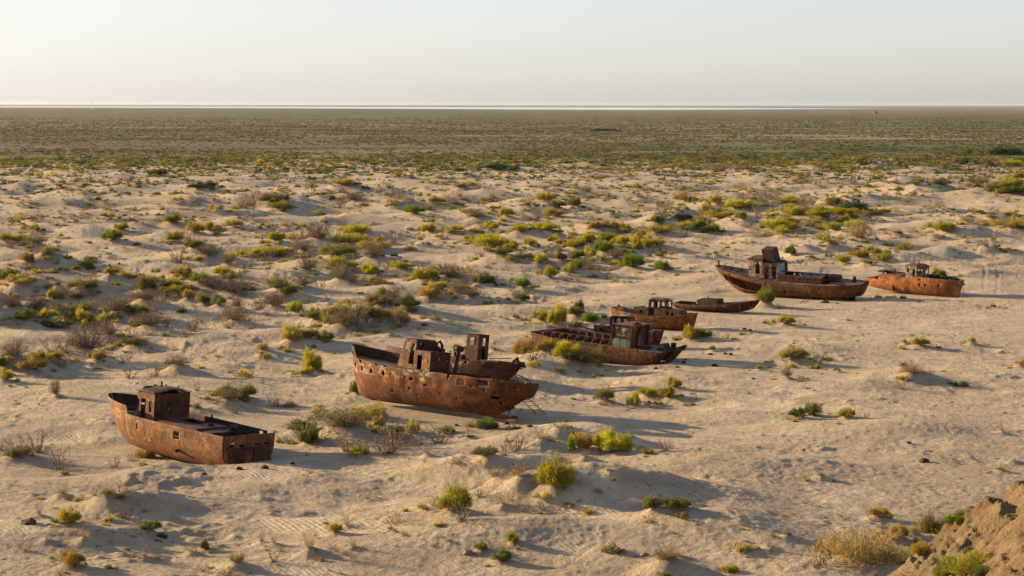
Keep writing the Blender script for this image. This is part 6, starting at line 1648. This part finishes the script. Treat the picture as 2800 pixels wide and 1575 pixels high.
    for q in range(9):
        x = 4.4 + q * .33; m.hexa([(x, .5, 2.0), (x + .34, .5, 2.0), (x + .34, .62, 2.0), (x, .62, 2.0), (x, .55, 2.75 - .07 * q + .12 * (q % 2)), (x + .34, .55, 2.68 - .07 * q), (x + .34, .66, 2.68 - .07 * q), (x, .66, 2.75 - .07 * q + .12 * (q % 2))])
    m.tube([(3.6, -.2, 2.0), (3.9, .1, 2.9), (4.4, .6, 2.4)], .06, 6).tube([(5.2, -.1, 2.1), (5.5, 0, 2.7), (6.0, .1, 2.2)], .07, 6)
    m.build('torn_plating', M_IRON, r)
    MB().tube([(7.55, -.05, 2.6), (7.62, -.1, .0)], .025, 5).build('hanging_cable', M_IRON, r)
wreck_9()

# ------------------------------------------------------------------ small things on the ground and far away
def rock(px, py, w, label, col=(0.10, 0.05, 0.035), cat='rock', name='rock'):
    x, y, z = ground_at(px, py); rg = random.Random(int(px))
    import bmesh
    bm = bmesh.new(); bmesh.ops.create_icosphere(bm, subdivisions=2, radius=1)
    for v in bm.verts:
        f = 1 + rg.uniform(-.22, .22); v.co = Vector((v.co.x * w * .5 * f, v.co.y * w * .4 * f, max(v.co.z, -.4) * w * .32 * f))
    me = bpy.data.meshes.new(name); bm.to_mesh(me); bm.free()
    m = rust_mat(name + "_stone", col, tuple(c * .7 for c in col), tuple(c * .4 for c in col)); me.materials.append(m)
    o = link(bpy.data.objects.new(name, me)); o.location = (x, y, z + w * .06); tag(o, label, cat)
rock(2529, 1262, .75, 'dark brown scrap lump lying alone on the open sand at the right')
rock(2061, 1036, .35, 'small reddish scrap piece on the sand in front of the long ribbed wreck', (.22, .06, .03))
rock(1280, 1515, .65, 'pale stone near the bottom edge of the sand', (.50, .44, .36))
rock(1762, 1520, .55, 'pale stone near the bottom edge, right of the other pale stone', (.50, .44, .36))
rock(82, 1435, .9, 'dark flat clod beside the lower left edge bushes', (.16, .09, .06))

n_scrap = {}
for (px_, py_, w_, lb_) in ((1794, 1009, .5, 0), (1853, 1005, .5, 0), (1870, 993, .6, 0), (1943, 970, .55, 0), (1955, 1001, .7, 0), (1984, 969, .5, 0), (1999, 970, .5, 0), (2036, 900, .5, 0), (2052, 904, .45, 0),
                         (655, 1285, .5, 1), (725, 1282, .6, 1), (560, 1300, .4, 1), (800, 1270, .4, 1), (1450, 1168, .5, 2), (1385, 1160, .5, 2), (1330, 1175, .5, 2), (1250, 1165, .4, 2)):
    where_ = ('small dark scrap on the sand right of the barge wreck', 'rusty scrap on the sand below the leftmost wreck', 'rusty scrap below the stern of the dented trawler')[lb_]
    n_scrap[lb_] = n_scrap.get(lb_, -1) + 1
    rock(px_, py_, w_, where_ + ', ' + ['nearest', 'second nearest', 'third nearest', 'fourth nearest', 'fifth nearest', 'sixth nearest', 'seventh nearest', 'eighth nearest', 'farthest'][n_scrap[lb_]], (.07, .035, .025), 'scrap', 'scrap_piece')
for o_ in list(COL.objects):
    if o_.name.startswith('scrap_piece'): o_['group'] = 'rusty scraps lying round the wrecks'
def far_bank():
    Y = CAM_H * FS / 70.0; X0 = (1610 - 1400) / FS * Y; X1 = (1697 - 1400) / FS * Y
    m = MB(); n = 24
    for i in range(n + 1):
        x = X0 + (X1 - X0) * i / n; hgt = 2.0 * math.sin(math.pi * (i + .3) / (n + .6)) ** .4 + .25 * math.sin(i * 1.7)
        for (dy, zz) in ((-3.0, -.3), (-1.2, hgt), (1.5, hgt), (4, -.3)): m.v.append((x, Y + dy, zz))
    for i in range(n):
        for j in range(3): a = i * 4 + j; m.f.append((a, a + 4, a + 5, a + 1))
    o = m.build('earth_bank', rust_mat("bank_rust", (.085, .045, .035), (.05, .03, .025), (.03, .02, .018))); tag(o, 'low dark brown bank lying far out on the green plain', 'earth bank')
    Yh = CAM_H * FS / 62.0; Xc = (1660 - 1400) / FS * Yh
    m = MB(); n = 16
    for i in range(n + 1):
        for j in range(n + 1):
            u, v = i / n * 2 - 1, j / n * 2 - 1
            m.v.append((Xc + u * 24, Yh + v * 30, -.4 + 4.4 * max(0, 1 - math.hypot(u, v)) ** 1.1 + .25 * math.sin(i * 1.3 + j)))
    for i in range(n):
        for j in range(n): a = i * (n + 1) + j; m.f.append((a, a + n + 1, a + n + 2, a + 1))
    o = m.build('sand_mound', M_SAND); tag(o, 'bare sandy mound just behind the dark bank on the plain', 'mound')
    # orange hut far off at the right
    Y = CAM_H * FS / 22.5; X = (2391 - 1400) / FS * Y
    o = empty('hut', (X, Y, 0)); tag(o, 'tiny orange hut far away on the plain below the lake', 'hut')
    mo = new_mat("orange_paint")[0]; mo.node_tree.nodes['Principled BSDF'].inputs['Base Color'].default_value = (.42, .12, .05, 1)
    MB().box(-6, 6, -4, 4, 0, 5.5).build('wall', mo, o); MB().hexa([(-6.6, -4.6, 5.5), (6.6, -4.6, 5.5), (6.6, 4.6, 5.5), (-6.6, 4.6, 5.5), (-6.6, -.2, 8), (6.6, -.2, 8), (6.6, .2, 8), (-6.6, .2, 8)]).build('roof', mo, o)
    # lattice mast on the horizon at the left
    Y = 11000; X = (255 - 1400) / FS * Y
    m = MB(); Hm = 52
    for sx, sy in ((-1, -1), (1, -1), (1, 1), (-1, 1)): m.tube([(sx * 3.2, sy * 3.2, 0), (sx * .7, sy * .7, Hm)], .35, 4)
    for i in range(10):
        z = i * Hm / 10; w = 3.2 - 2.5 * z / Hm; w2 = 3.2 - 2.5 * (z + Hm / 10) / Hm
        m.bar((-w, -w, z), (w2, -w2, z + Hm / 10), .22); m.bar((w, -w, z), (-w2, -w2, z + Hm / 10), .22)
    mg = new_mat("mast_grey")[0]; mg.node_tree.nodes['Principled BSDF'].inputs['Base Color'].default_value = (.40, .42, .42, 1)
    o = m.build('lattice_mast', mg); o.location = (X, Y, 0); tag(o, 'faint thin lattice mast standing on the horizon at the left', 'mast')
far_bank()

# ------------------------------------------------------------------ the dusty air
def haze():
    m = bpy.data.materials.new("dusty_air"); m.use_nodes = True
    nt = m.node_tree; nt.nodes.clear()
    out = nt.nodes.new('ShaderNodeOutputMaterial'); v = nt.nodes.new('ShaderNodeVolumePrincipled')
    v.inputs['Color'].default_value = (0.72, 0.84, 1.0, 1); v.inputs['Density'].default_value = HAZE_DENSITY
    v.inputs['Anisotropy'].default_value = 0.3
    nt.links.new(v.outputs[0], out.inputs['Volume'])
    o = MB().box(-30000, 30000, -1000, 42000, -6, 56).build('haze', m)
    tag(o, kind='stuff')
HAZE_DENSITY = 0.0000065
haze()
